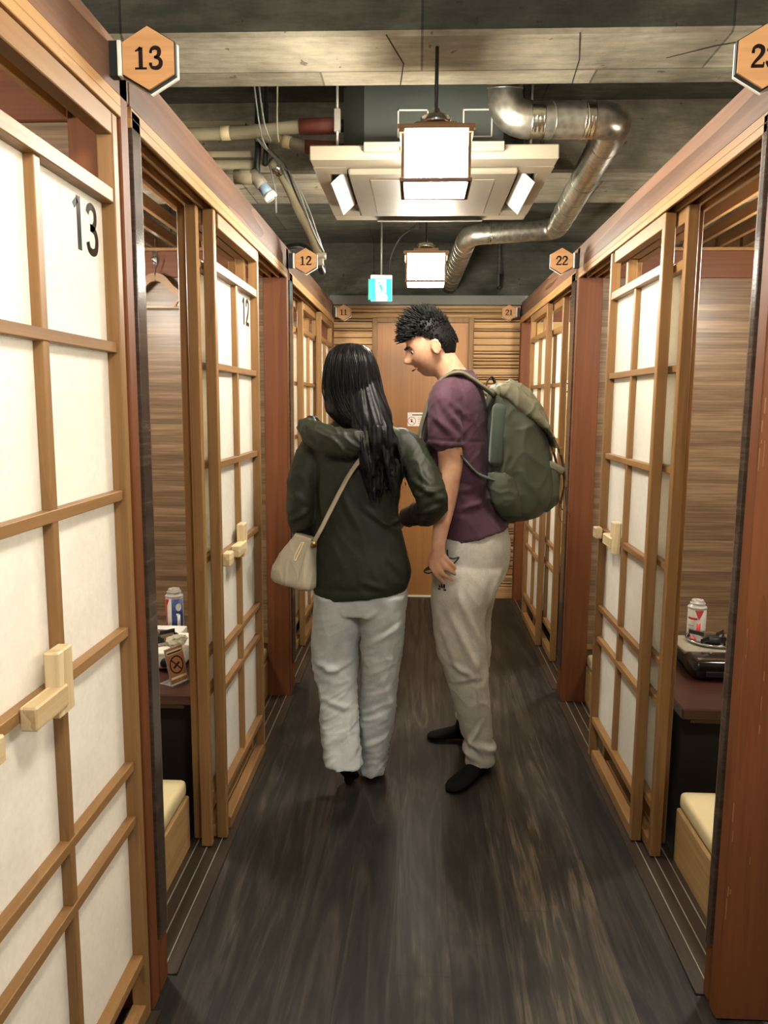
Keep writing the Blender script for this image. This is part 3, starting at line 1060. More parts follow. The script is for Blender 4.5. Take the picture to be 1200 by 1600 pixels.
m = MB(); m.prism([(-.036, .020), (.036, .020), (.036, .028), (-.036, .028)], fr2, .0006, .001)
m.build('footer_bar', 'cushion', e)
m = MB()
m.ribbon([(.030 * math.cos(a), .068 + .030 * math.sin(a)) for a in [2 * PI * i / 24 for i in range(25)]], .005, fr2, .0006, .0011)
m.ribbon([(-.02, .088), (.02, .046)], .005, fr2, .0006, .0011)
m.ribbon([(-.016, .058), (.014, .074)], .008, fr2, .0006, .0011)
m.prism([(-.034, .110), (.034, .110), (.034, .116), (-.034, .116)], fr2, .001, .0013)
m.build('dark_print', 'ink', e)

# ---- coat hanger on the left booth partition
e = thing('coat_hanger', 'wooden coat hanger hanging on the left booth partition', 'hanger', (-1.268, 3.795, 2.0))
m = MB()
f3 = lambda u, v, d: Vector((u, d, v))
right = [(0, .068), (.012, .098), (.035, .100), (.058, .085), (.085, .045), (.15, -.008), (.185, -.030), (.19, -.046), (.178, -.047), (.145, -.032), (.075, .016), (.02, .058)]
poly = [(.0, .112)] + [(u, v) for u, v in right[1:]]
arm = crom([(0, .095), (.035, .085), (.075, .045), (.13, .003), (.185, -.036)], 5)
m.ribbon(arm, [.040 - .020 * i / (len(arm) - 1) for i in range(len(arm))], f3, -.011, .011)
m.ribbon([(-u, v) for u, v in arm], [.040 - .020 * i / (len(arm) - 1) for i in range(len(arm))], f3, -.011, .011)
m.build('shoulders', 'honeyX', e)
for q in (-1, 1):
    m = MB()
    m.ribbon([(q * u, v) for u, v in crom([(.135, -.002), (.10, -.018), (.085, -.045)], 4)], .014, f3, -.008, .008)
    m.build('skirt_notch', 'honeyX', e)
m = MB(); m.tube([(-.185, 0, -.044), (.185, 0, -.046)], .0045, 8); m.build('trouser_bar', 'blondX', e)
m = MB(); m.tube([(0, 0, .10), (.0, 0, .135), (.012, 0, .155), (.018, 0, .175), (.008, 0, .192), (-.010, 0, .190), (-.016, 0, .178)], .0025, 8); m.build('hook', 'darkwire', e)
e = thing('wall_hook', 'small bright metal hook on the red board above the hanger', 'hook', (-1.283, 3.838, 2.18))
m = MB(); m.box(-.012, .012, -.006, 0, -.02, .05, .002); m.build('plate', 'chrome', e)
m = MB(); m.tube([(0, -.004, -.008), (0, -.028, -.012), (0, -.042, -.008), (0, -.048, .006)], .004, 8); m.build('prong', 'chrome', e)

# paper menus on the far right booth wall
e = thing('wall_menu', 'printed sheets pinned inside the far right booth', 'menu', (1.14, 5.855, 1.62))
m = MB(); m.box(-.15, .15, -.004, 0, -.06, .06); m.build('sheet', 'cushion', e)
m = MB(); m.box(-.13, .13, -.006, -.004, .03, .04); m.box(-.10, .12, -.006, -.004, -.03, -.02); m.build('print_line', 'ink', e)

# ================================================================ OVERHEAD SERVICES
ac = thing('ceiling_air_conditioner', 'square ivory ceiling cassette air conditioner under a dark grey casing', 'air conditioner', (.047, 3.45, 2.385))
hw, y0, y1 = .455, -.475, .475
m = MB()
c = .085
oct_ = [(-.345 + c, -.39), (.345 - c, -.39), (.345, -.39 + c), (.345, .39 - c), (.345 - c, .39), (-.345 + c, .39), (-.345, .39 - c), (-.345, -.39 + c)]
m.prism(oct_, lambda u, v, d: Vector((u, v, d)), .045, .31)
m.build('casing', 'acbody', ac)
m = MB()
for x0, x1, z0, z1 in ((-.135, -.02, .10, .20), (.108, .218, .10, .20)):
    for a in ((x0, x1, z0, z0 + .005), (x0, x1, z1 - .005, z1), (x0, x0 + .005, z0, z1), (x1 - .005, x1, z0, z1)):
        m.box(a[0], a[1], -.394, -.389, a[2], a[3])
m.build('tape_outline', 'whiteline', ac)
# fascia with the air slots cut as frame pieces
m = MB()
S0, S1, T0, T1 = .325, .395, .30, .30
m.box(-hw, hw, y0, -.375, .0, .05, .004)
m.box(-hw, hw, .375, y1, .0, .05, .004)
m.box(-hw, -.405, -.375, .375, 0, .05, .0)
m.box(.405, hw, -.375, .375, 0, .05, .0)
m.box(-.405, -.33, -.375, -.29, 0, .05); m.box(.33, .405, -.375, -.29, 0, .05)
m.box(-.405, -.33, .29, .375, 0, .05); m.box(.33, .405, .29, .375, 0, .05)
m.box(-.33, .33, -.375, -.345, .014, .05)
m.box(-.33, .33, -.345, .375, .012, .05)
m.build('fascia', 'acpanel', ac)
m = MB()
m.box(-.405, -.33, -.29, .29, .03, .05); m.box(.33, .405, -.29, .29, .03, .05)
m.box(-.26, .26, -.374, -.346, .010, .0145)
m.build('air_slot', 'black', ac)
m = MB(); m.box(-.325, .325, -.335, .345, -.012, .013, .006); m.build('intake_grille', 'acgrille', ac)
m = MB(); m.box(-.245, .245, -.26, .30, -.0145, -.011, .002); m.build('grille_inset', 'acpanel', ac)
for q in (-1, 1):
    m = MB()
    m.rbox((q * .372, 0, .000), (.075, .50, .006), Matrix.Rotation(q * R(42), 3, 'Y'), .001)
    m.build('side_flap', 'acwhite', ac)
m = MB(); m.box(-.255, .255, -.50, -.468, .022, .054, .003); m.build('front_lip', 'acpanel', ac)
m = MB(); m.rbox((0, .44, -.012), (.50, .085, .006), Matrix.Rotation(R(12), 3, 'X'), .001); m.build('rear_flap', 'acpanel', ac)
for px, py in ((-.36, -.40), (.36, -.40), (-.36, .40), (.36, .40)):
    m = MB(); m.tube([(px, py, .02), (px, py, .57)], .005, 8)
    m.box(px - .012, px + .012, py - .012, py + .012, .12, .20, .002)
    m.build('hanger_bolt', 'steel', ac)

# ---- spiral duct
def bend(p, q, r_, rad, k=7):
    # smooth corner at q between p and r_
    p, q, r_ = Vector(p), Vector(q), Vector(r_)
    a = q + (p - q).normalized() * rad
    b = q + (r_ - q).normalized() * rad
    return [(1 - t) ** 2 * a + 2 * t * (1 - t) * q + t * t * b for t in [i / k for i in range(k + 1)]]
dp = [(.302, 3.0, 2.96), (.302, 3.0, 2.525), (.712, 3.0, 2.523), (.835, 4.96, 2.565), (.305, 5.02, 2.545), (.222, 5.93, 2.375)]
pts = [Vector(dp[0])]
for i in range(1, len(dp) - 1):
    pts += bend(dp[i - 1], dp[i], dp[i + 1], .095)
pts.append(Vector(dp[-1]))
du = thing('spiral_duct', 'galvanized round duct zigzagging across the ceiling beside the air conditioner', 'duct', (.30, 3.0, 2.5))
m = MB(); m.tube(pts, .064, 28); m.build('duct_pipe', 'galv', du, smooth=True, world=True)
# raised spiral seams as rings along straight runs
m = MB()
def seam_ring(a, b, t):
    a, b = Vector(a), Vector(b)
    d = (b - a).normalized()
    cpt = a.lerp(b, t)
    u = d.cross(Vector((.3, .2, .93))).normalized(); w = d.cross(u)
    rr = []
    for j in range(28):
        an = 2 * PI * j / 28
        rad = .0645
        e_ = math.cos(an) * u + math.sin(an) * w
        o_ = d * .018 * math.sin(an + 1.0)
        rr.append([cpt + o_ + e_ * (rad + .0022 * math.cos(2 * PI * k / 6)) + d * .0022 * math.sin(2 * PI * k / 6) for k in range(6)])
    m.rings(rr, cap=False, closed=True)
for a, b, ts in ((dp[0], dp[1], (.45, .62, .75)), (dp[1], dp[2], (.40, .68)), (dp[2], dp[3], (.12, .40, .55, .66, .76, .86)), (dp[3], dp[4], (.4, .65)), (dp[4], dp[5], [.14 + .07 * i for i in range(12)])):
    for t in ts:
        seam_ring(a, b, t)
m.build('spiral_seam', 'galv', du, smooth=True, world=True)
m = MB()
for a, b in ((Vector((.395, 3.0, 2.525)), Vector((.445, 3.0, 2.525))), (Vector((.585, 3.0, 2.524)), Vector((.625, 3.0, 2.524))), (Vector((.70, 5.0, 2.56)), Vector((.74, 4.99, 2.562))), (Vector((.42, 5.01, 2.549)), Vector((.45, 5.005, 2.55)))):
    n_ = 9
    m = MB()
    m.tube([a.lerp(b, i / n_) for i in range(n_ + 1)], [.0655 + .0012 * math.sin(i * 2.4) for i in range(n_ + 1)], 28)
    m.build('foil_joint', 'foil', du, smooth=True, world=True)

# ---- lagged pipes on the left
def pipe(name, label, cat, segs, loc):
    e = thing(name, label, cat, loc)
    for nm, pts_, r_, mt in segs:
        q = MB(); q.tube(pts_, r_, 14); q.build(nm, mt, e, smooth=True, world=True)
    return e
pipe('lagged_pipe', 'cream lagged pipe with rust-red sleeve entering the casing, upper one', 'pipe',
     [('lagging', [(-1.6, 3.27, 2.55), (-.92, 3.25, 2.566), (-.70, 3.25, 2.572), (-.48, 3.25, 2.592)], .025, 'beigepipe'),
      ('red_sleeve', [(-.485, 3.25, 2.592), (-.34, 3.25, 2.594)], .031, 'redpipe'),
      ('collar', [(-.345, 3.25, 2.594), (-.29, 3.25, 2.594)], .024, 'darkbox'),
      ('strap_tape', [(-.80, 3.25, 2.569), (-.765, 3.25, 2.570)], .027, 'cushion')], (-.6, 3.25, 2.57))
pipe('lagged_pipe', 'cream lagged pipe with rust-red sleeve entering the casing, lower one', 'pipe',
     [('lagging', [(-.66, 3.27, 2.565), (-.60, 3.26, 2.553), (-.455, 3.24, 2.512)], .021, 'beigepipe'),
      ('red_sleeve', [(-.46, 3.24, 2.513), (-.33, 3.24, 2.505)], .026, 'redpipe'),
      ('collar', [(-.34, 3.24, 2.505), (-.29, 3.24, 2.504)], .02, 'darkbox'),
      ('strap_tape', [(-.55, 3.253, 2.539), (-.52, 3.25, 2.531)], .024, 'cushion')], (-.5, 3.25, 2.52))
pipe('lagged_pipe', 'thin cream pipe running above the lagged pipes', 'pipe', [('lagging', [(-1.6, 3.33, 2.63), (-.72, 3.33, 2.632)], .011, 'beigepipe')], (-1, 3.33, 2.63))
pipe('lagged_pipe', 'thick cream pipe stub in the black strap', 'pipe', [('lagging', [(-1.6, 3.33, 2.462), (-.60, 3.33, 2.467)], .024, 'beigepipe')], (-1, 3.33, 2.46))
pipe('lagged_pipe', 'slim cream pipe resting on the strapped pipe', 'pipe', [('lagging', [(-1.6, 3.33, 2.514), (-.70, 3.33, 2.514)], .012, 'beigepipe')], (-1, 3.33, 2.51))
pipe('pipe_strap', 'black hanging strap around the cream pipe stub', 'strap', [('band', [(-.665, 3.33, 2.95), (-.665, 3.31, 2.53), (-.668, 3.295, 2.46), (-.668, 3.32, 2.40)], .013, 'darkbox'), ('band', [(-.632, 3.33, 2.95), (-.632, 3.31, 2.53), (-.635, 3.295, 2.46)], .010, 'darkbox')], (-.66, 3.33, 2.5))
pipe('drain_pipe', 'short plastic drain elbow with a bluish clear socket', 'pipe',
     [('cream_stub', [(-.755, 3.27, 2.408), (-.68, 3.27, 2.406)], .028, 'beigepipe'),
      ('grey_socket', [(-.685, 3.27, 2.42), (-.655, 3.27, 2.39), (-.64, 3.27, 2.372)], .026, 'acpanel'),
      ('clear_socket', [(-.645, 3.27, 2.378), (-.612, 3.27, 2.335)], .023, plain('bluish_plastic', (150, 176, 196), .1)),
      ('end_ring', [(-.617, 3.27, 2.341), (-.603, 3.27, 2.323)], .027, 'white')], (-.66, 3.27, 2.37))
cond = crom([(-.61, 3.30, 2.478), (-.585, 3.34, 2.45), (-.56, 3.40, 2.408), (-.527, 3.55, 2.326), (-.500, 3.68, 2.262), (-.483, 3.80, 2.205)], 6)
pipe('flexible_conduit', 'cream flexible conduit hanging down behind the number 12 sign', 'conduit',
     [('hose', cond, .020, 'beigepipe'),
      ('foil_wrap', [cond[3], cond[5], cond[7]], .0225, 'foil'),
      ('end_cap', [(-.480, 3.80, 2.207), (-.480, 3.80, 2.180)], .037, 'acpanel'),
      ('socket', [(-.480, 3.80, 2.182), (-.478, 3.80, 2.15)], .024, 'acpanel'),
      ('black_tail', crom([(-.478, 3.80, 2.152), (-.470, 3.86, 2.13), (-.50, 4.0, 2.20), (-.60, 4.1, 2.30), (-.75, 4.2, 2.30)], 5), .016, 'darkbox')], (-.5, 3.5, 2.35))
random.seed(9)
for k in range(5):
    a, b = random.uniform(-.025, .025), random.uniform(.01, .035)
    w_ = [(-.70 + .02 * k, 3.24, 2.60), (-.655, 3.25, 2.55)] + [(x + .022 + a * .5 + .006 * math.sin(i * 1.3 + k), y - b, z + .012 + .006 * math.cos(i + k)) for i, (x, y, z) in enumerate(cond[2::4])]
    m = MB(); m.tube(crom(w_, 4), .0042, 6)
    tag(m.build('loose_cable', 'greywire' if k else 'darkwire', smooth=True), 'thin cable strung along the cream flexible conduit', 'cable', 'loose cables along the conduit')
for k, (x, y, z0, z1) in enumerate(((-.643, 3.10, 2.93, 2.47), (-.628, 3.10, 2.93, 2.50), (-.545, 3.08, 2.93, 2.49))):
    m = MB(); m.tube(crom([(x, y, z0), (x + .004, y, (z0 + z1) / 2 + .05), (x + .03 - .03 * (k == 2), y, z1 + .06), (x + .05 - .05 * (k == 2), y + .03, z1)], 5), .0035, 6)
    tag(m.build('hanging_cable', 'beigepipe' if k == 2 else 'greywire', smooth=True), ('grey cable drooping from the slab, left one of a close pair', 'grey cable drooping from the slab, right one of a close pair', 'pale cable dropping straight from the slab onto the lagged pipe')[k], 'cable')
m = MB(); m.tube([(-.615, 3.28, 2.46), (-.59, 3.28, 2.36), (-.588, 3.28, 2.27)], .004, 6)
tag(m.build('support_rod', 'greywire', smooth=True), 'short grey rod hanging beside the drain elbow', 'rod')
m = MB(); m.tube(crom([(.02, 5.02, 2.66), (-.03, 5.1, 2.61), (-.12, 5.15, 2.56), (-.18, 5.2, 2.46), (-.20, 5.25, 2.36)], 5), .008, 8)
tag(m.build('black_cable', 'darkwire', smooth=True), 'black cable curving behind the exit sign', 'cable')
m = MB(); m.tube([(.598, 5.91, 2.66), (.602, 5.90, 2.45)], .005, 8); m.tube([(.602, 5.90, 2.45), (.604, 5.895, 2.36), (.58, 5.88, 2.345)], .012, 8)
tag(m.build('wall_pull_rod', 'darkwire', smooth=True), 'black rod with a hook on the concrete above the number 22 sign', 'rod')

# ---- exit sign
ex = thing('exit_sign', 'lit green running-man exit sign hanging from the ceiling', 'exit sign', (-.246, 5.20, 2.162), R(5))
GREEN = glow('exit_green', (0.0, .72, .62, 1), 2.2)
EWHITE = glow('exit_white', (.78, 1.0, .96, 1), 1.9)
m = MB(); m.box(-.071, .071, -.012, .03, 0, .167, .004); m.build('housing', 'white', ex)
m = MB(); m.box(-.068, .068, -.015, -.0115, .002, .143); m.build('green_panel', GREEN, ex)
fe = lambda u, v, d: Vector((u, -d, v))
m = MB(); m.prism([(-.036, .004), (.034, .004), (.042, .022), (.036, .034), (.030, .05), (.030, .136), (-.038, .136)], fe, .015, .0158); m.build('white_doorway', EWHITE, ex)
m = MB()
m.prism([(-.014 + .0075 * math.cos(a), .118 + .0075 * math.sin(a)) for a in [2 * PI * i / 12 for i in range(12)]], fe, .0158, .0164)
m.ribbon([(-.012, .103), (-.002, .090), (.002, .072)], [.016, .017, .012], fe, .0158, .0164)
m.ribbon([(-.012, .098), (-.026, .088), (-.038, .090)], .005, fe, .0158, .0164)
m.ribbon([(-.002, .103), (.012, .098), (.018, .086)], .005, fe, .0158, .0164)
m.ribbon([(.0, .074), (-.010, .050), (-.020, .026)], .0075, fe, .0158, .0164)
m.ribbon([(.002, .074), (.012, .052), (.034, .047)], .0075, fe, .0158, .0164)
m.build('running_figure', GREEN, ex)
m = MB(); m.tube([(0, .01, .166), (0, .01, .52)], .006, 8); m.build('drop_rod', 'greywire', ex)
m = MB(); m.box(-.086, -.071, -.008, .026, .01, .140, .002); m.build('side_diffuser', glow('exit_side', (.02, .30, .26, 1), .35), ex)

# ================================================================ PEOPLE
def cloth(name, c1, c2, rough=0.7, scale=260, fuzz=0.25, bump=0.15, spec=0.3, heather=0.5):
    t = NT(name)
    v = t.coords()
    n = t.noise(v, scale, 2, 0.6)
    n2 = t.noise(v, 14, 3, 0.6)
    f = t.math('ADD', t.math('MULTIPLY', n, heather), t.math('MULTIPLY', n2, 1 - heather))
    c = t.ramp(f, [(0.32, c1), (0.68, c2)])
    t.bump(n, bump, 0.002)
    t.set(c, rough, spec=spec)
    t.p.inputs['Sheen Weight'].default_value = fuzz
    return t.m
M['olive'] = cloth('olive_jacket_cloth', (28, 30, 21), (43, 46, 33), 0.56, fuzz=0.0, bump=0.05, spec=0.3)
M['greytrouser'] = cloth('pale_grey_trouser_knit', (156, 160, 160), (194, 197, 194), 0.85, scale=420, bump=0.2, fuzz=0.08)
M['heather'] = cloth('heather_grey_jersey', (158, 154, 143), (204, 199, 185), 0.85, scale=380, bump=0.2, fuzz=0.08)
M['maroon'] = cloth('maroon_jersey', (68, 42, 54), (84, 54, 67), 0.75, bump=0.08, fuzz=0.08)
M['sock'] = cloth('black_sock', (5, 6, 7), (11, 12, 14), 0.9, bump=0.2, fuzz=0.0, spec=0.15)
M['packcloth'] = cloth('olive_pack_nylon', (48, 52, 38), (66, 70, 52), 0.5, scale=500, fuzz=0.05, bump=0.1, spec=0.4)
M['packlid'] = cloth('faded_olive_lid', (92, 90, 70), (112, 108, 84), 0.6, scale=500, fuzz=0.05, bump=0.1)
M['packpanel'] = cloth('grey_green_pad', (48, 57, 47), (60, 70, 58), 0.7, scale=500)
M['leather'] = plain('brown_leather', (84, 56, 38), 0.5)
M['bagleather'] = plain('pale_beige_leather', (160, 150, 128), 0.5, bumps=(220, 0.12))
def skin_mat():
    t = NT('skin')
    v = t.coords()
    n = t.noise(v, 16, 4, 0.6)
    c = t.ramp(n, [(0.3, (192, 140, 110)), (0.7, (218, 172, 142))])
    t.bump(t.noise(v, 180, 3), 0.06, 0.001)
    t.set(c, 0.5, spec=0.35)
    t.p.inputs['Subsurface Weight'].default_value = 0.08
    t.p.inputs['Subsurface Radius'].default_value = (0.01, 0.004, 0.002)
    return t.m
M['skin'] = skin_mat()
def hair_mat():
    t = NT('black_hair')
    v = t.coords((1.0, 1.0, 0.09))
    n = t.noise(v, 170, 4, 0.65)
    c = t.ramp(n, [(0.3, (5, 5, 6)), (0.75, (18, 18, 19))])
    t.bump(n, 0.3, 0.003)
    return t.set(c, 0.38, spec=0.15)
M['hair'] = hair_mat()
M['hairshort'] = plain('short_black_hair', (12, 11, 11), 0.6, spec=0.25)
M['eye'] = plain('eye_white', (232, 228, 220), 0.2)

def ell(c, rx, ry, n=28, p=2.3, tilt=0.0, z=None):
    out = []
    for j in range(n):
        a = 2 * PI * j / n
        ca, sa = math.cos(a), math.sin(a)
        x = math.copysign(abs(ca) ** (2 / p), ca) * rx
        y = math.copysign(abs(sa) ** (2 / p), sa) * ry
        out.append(Vector((c[0] + x, c[1] + y, c[2] + tilt * x)))
    return out

def dense(rows, k=4):
    rows = [tuple(r) + (0.0,) * (6 - len(r)) for r in rows]
    return crom(rows, k)

def loft(mb, rows, k=4, p=2.3, n=28, sort=True):
    rr = [ell(r[:3], max(.004, r[3]), max(.004, r[4]), n, p, r[5]) for r in dense(rows, k)]
    return mb.rings(rr)

def limb(mb, rows, k=5, n=16):
    rr = crom([tuple(r) for r in rows], k)
    mb.tube([r[:3] for r in rr], [max(.003, r[3]) for r in rr], n)
    for q in (rr[0], rr[-1]):
        ball(mb, q[:3], q[3] * .97)
    return mb

def ball(mb, c, r, sub=2, sc=(1, 1, 1)):
    g = bmesh.ops.create_icosphere(mb.b, subdivisions=sub, radius=r)
    for v in g['verts']:
        v.co = Vector((v.co.x * sc[0] + c[0], v.co.y * sc[1] + c[1], v.co.z * sc[2] + c[2]))

def solid(name, parent, mb, mat, voxel=.007, it=6, wr=None):
    bmesh.ops.recalc_face_normals(mb.b, faces=mb.b.faces[:])
    me = bpy.data.meshes.new('raw')
    mb.b.to_mesh(me)
    mb.b.free()
    ob = bpy.data.objects.new('raw', me)
    COL.objects.link(ob)
    md = ob.modifiers.new('r', 'REMESH')
    md.mode = 'VOXEL'
    md.voxel_size = voxel
    md.adaptivity = 0
    if it:
        sm_ = ob.modifiers.new('s', 'SMOOTH')
        sm_.factor = .5
        sm_.iterations = it
    dg = bpy.context.evaluated_depsgraph_get()
    dg.update()
    out = bpy.data.meshes.new_from_object(ob.evaluated_get(dg))
    bpy.data.objects.remove(ob)
    bpy.data.meshes.remove(me)
    if wr:
        ns = [v.normal.copy() for v in out.vertices]
        for v, n_ in zip(out.vertices, ns):
            v.co = v.co + n_ * wr(v.co)
    if parent is not None:
        out.transform(Matrix.Translation(-parent.location))
    out.materials.clear()
    out.materials.append(M[mat] if isinstance(mat, str) else mat)
    for p_ in out.polygons:
        p_.use_smooth = True
    out.name = name
    o = bpy.data.objects.new(name, out)
    COL.objects.link(o)
    o.parent = parent
    return o

def folds(scale, amp, sx=1, sy=1, sz=1, shear=0.0, sharp=True, seed=0.0):
    def f(c):
        q = Vector(((c.x) * sx * scale + seed, c.y * sy * scale + 3.1, (c.z + shear * c.x) * sz * scale))
        a = noise.noise(q)
        b = noise.noise(q * 2.1 + Vector((5, 1, 2)))
        if sharp:
            a = 1.1 * (1 - abs(a) * 2.2) ** 3 - .35
        return amp * (a + .4 * b)
    return f

def head_mesh(mb, c, M3, sub=5):
    """adult head: local +y forward, +z up"""
    g = bmesh.ops.create_icosphere(mb.b, subdivisions=sub, radius=1.0)
    ga = lambda d, s_: math.exp(-(d / s_) ** 2)
    for v in g['verts']:
        x, y, z = v.co
        X, Y, Z = .074 * x, .097 * y, .118 * z
        if z < 0:
            t = -z
            X *= 1 - .30 * t ** 1.6
            if y < 0:
                Y *= 1 - .38 * t
        if y > 0:
            fr_ = y
            Y -= .006 * ga(x, .5) * fr_
            nz = .026 * ga(x, .16) * (ga(z + .20, .11) + .75 * ga(z + .08, .12) + .35 * ga(z - .06, .1)) * fr_
            Y += nz
            Y -= .011 * (ga(x - .40, .18) + ga(x + .40, .18)) * ga(z - .06, .11) * fr_
            Y += .004 * ga(z - .22, .09) * ga(x, .55) * fr_
            Y += .008 * ga(x, .24) * (ga(z + .44, .06) + ga(z + .56, .055)) * fr_
            Y -= .005 * ga(x, .22) * ga(z + .50, .025) * fr_
            Y += .014 * ga(x, .26) * ga(z + .80, .16) * (fr_ + .3)
            Y += .004 * (ga(x - .48, .2) + ga(x + .48, .2)) * ga(z + .18, .16) * fr_
        v.co = Vector(c) + M3 @ Vector((X, Y, Z))
    for q in (-1, 1):
        g = bmesh.ops.create_icosphere(mb.b, subdivisions=3, radius=1.0)
        for v in g['verts']:
            x, y, z = v.co
            rr_ = math.hypot(y, z)
            p_ = Vector((q * (.073 + .013 * x + .008 * (rr_ > .75) + .010 * max(0, -y)), -.008 + .019 * y - .006 * z * .3, -.012 + .033 * z * (1 - .12 * (z < 0))))
            v.co = Vector(c) + M3 @ p_

def face_parts(parent, c, M3):
    off = Vector(c) - parent.location
    for q in (-1, 1):
        m = MB()
        ball(m, (0, 0, 0), .0118, 3)
        m.b.transform(Matrix.Translation(off + M3 @ Vector((q * .0300, .0700, .007))) @ M3.to_4x4())
        e_ = m.build('eye', 'eye', parent, smooth=True)
        m = MB()
        ball(m, (0, .0058, -.0018), .0078, 2)
        m.b.transform(Matrix.Translation(off + M3 @ Vector((q * .0300, .0700, .007))) @ M3.to_4x4())
        m.build('iris', 'glossblack', e_, smooth=True)
        e_.children[0].matrix_parent_inverse = Matrix()
        m = MB()
        m.tube([off + M3 @ Vector(p_) for p_ in ((q * .014, .094, .026), (q * .030, .0935, .031), (q * .048, .080, .027))], [.003, .0036, .002], 8)
        m.build('eyebrow', 'hairshort', parent, smooth=True)
    m = MB()
    m.tube([off + M3 @ Vector(p_) for p_ in ((-.024, .083, -.0575), (-.012, .0945, -.0565), (0, .0985, -.058), (.012, .0945, -.0565), (.024, .083, -.0575))], [.002, .0055, .0055, .0055, .002], 8, flat=.7)
    m.build('lips', plain('lip_skin', (172, 98, 86), .45), parent, smooth=True)

def foot(mb, heel, toe, w=.044, lift=0.0, ankle=None, h=.058):
    heel, toe = Vector(heel), Vector(toe)
    d = toe - heel
    L = d.length
    d.normalize()
    up = Vector((0, 0, 1))
    up = (up - d * up.dot(d)).normalized()
    sd = d.cross(up)
    rr = []
    for t, wd, hh in ((-.03, .3, .35), (.02, .62, .62), (.12, .74, .86), (.30, .72, 1.0), (.50, .82, .80), (.68, .98, .58), (.82, .98, .46), (.93, .78, .36), (1.0, .35, .2)):
        cpt = heel + d * (L * t) + up * (h * hh / 2 + .002)
        rr.append([cpt + sd * (w * wd * math.cos(2 * PI * j / 16)) + up * (h * hh / 2 * math.sin(2 * PI * j / 16)) for j in range(16)])
    mb.rings(rr)
    if ankle is not None:
        limb(mb, [tuple(heel + d * (.22 * L) + up * .035) + (.036,), tuple(ankle) + (.038,)], 3)

def crease(c, lst):
    t_ = 0.0
    for (x0, z0, x1, z1, w_, a_) in lst:
        dx, dz = x1 - x0, z1 - z0
        u_ = max(0, min(1, ((c.x - x0) * dx + (c.z - z0) * dz) / (dx * dx + dz * dz)))
        px, pz = x0 + u_ * dx, z0 + u_ * dz
        sgn = (c.x - px) * dz - (c.z - pz) * dx
        d_ = math.hypot(c.x - px, c.z - pz)
        f_ = math.exp(-(d_ / w_) ** 2) - .6 * math.exp(-((d_ - 1.6 * w_) / w_) ** 2) * (1 if sgn > 0 else .2)
        t_ += a_ * f_ * (.25 + .75 * math.sin(PI * min(.96, max(.04, u_))))
    return t_
# ---------------------------------------------------------------- the woman (seen from behind)
W = thing('person', 'person with long black hair in an olive hooded jacket walking away, seen from behind', 'person', (-.21, 2.95, 0))
WJ = [(-0.222, 2.96, 1.447, 0.080, 0.06), (-0.215, 2.955, 1.418, 0.120, 0.075), (-0.209, 2.95, 1.384, 0.172, 0.09), (-0.21, 2.95, 1.331, 0.192, 0.108), (-0.215, 2.95, 1.257, 0.182, 0.118), (-0.222, 2.95, 1.183, 0.163, 0.118), (-0.228, 2.95, 1.084, 0.160, 0.118), (-0.221, 2.95, 0.983, 0.176, 0.122), (-0.212, 2.95, 0.912, 0.186, 0.130), (-0.207, 2.95, 0.857, 0.193, 0.134), (-0.210, 2.95, 0.800, 0.190, 0.135, .06), (-0.214, 2.95, 0.762, 0.180, 0.131, .10)]
WLS = [(-0.36, 2.95, 1.352, 0.056), (-0.405, 2.945, 1.3, 0.060), (-0.435, 2.93, 1.207, 0.060), (-0.440, 2.93, 1.096, 0.058), (-0.441, 2.98, 1.031, 0.055), (-0.432, 3.06, 0.987, 0.048), (-0.421, 3.13, 0.962, 0.042)]
WRS = [(-0.058, 2.95, 1.356, 0.058), (-0.010, 2.93, 1.312, 0.062), (0.026, 2.87, 1.232, 0.064), (0.062, 2.805, 1.150, 0.058), (0.046, 2.86, 1.103, 0.053), (0.004, 2.97, 1.074, 0.046), (-0.034, 3.07, 1.048, 0.040)]
# skin: one continuous body under the clothes
m = MB()
wh = Vector((-.240, 2.985, 1.592))
W3 = (Matrix.Rotation(R(12), 3, 'Z') @ Matrix.Rotation(R(-10), 3, 'X'))
head_mesh(m, wh, W3)
limb(m, [(-.235, 2.955, 1.54, .048), (-.228, 2.955, 1.47, .05), (-.222, 2.955, 1.40, .062)])
loft(m, [(r[0], r[1], r[2], r[3] * .82, r[4] * .8) for r in WJ])
limb(m, [(r[0], r[1], r[2], r[3] * .66) for r in WLS] + [(-.415, 3.16, .950, .024)])
limb(m, [(r[0], r[1], r[2], r[3] * .66) for r in WRS] + [(-.048, 3.095, 1.038, .023)])
for hd in (((-.412, 3.175, .945), Vector((.05, .95, -.30))), ((-.052, 3.105, 1.034), Vector((-.50, .62, -.42)))):
    p0, d0 = Vector(hd[0]), hd[1].normalized()
    sd = d0.cross(Vector((0, 0, 1))).normalized()
    up = sd.cross(d0)
    rr = []
    for t, wd in ((-.01, .023), (.02, .032), (.055, .038), (.08, .036)):
        rr.append([p0 + d0 * t + up * (wd * math.cos(2 * PI * j / 14)) + sd * (.013 * math.sin(2 * PI * j / 14)) for j in range(14)])
    m.rings(rr)
    for k, ln in enumerate((.066, .074, .070, .054)):
        b0 = p0 + d0 * .075 + up * (.027 - .018 * k)
        side = 1 if hd[0][0] < -.2 else 1
        cur = sd * side
        limb(m, [tuple(b0) + (.0085,), tuple(b0 + d0 * ln * .45 + cur * .006) + (.008,), tuple(b0 + d0 * ln * .72 + cur * .022) + (.0075,), tuple(b0 + d0 * ln * .86 + cur * .042) + (.0065,)], 4, 10)
    b0 = p0 + d0 * .02 + up * .026
    limb(m, [tuple(b0) + (.011,), tuple(b0 + up * .020 + d0 * .022) + (.0095,), tuple(b0 + up * .026 + d0 * .052 + sd * .012) + (.0075,)], 4, 10)
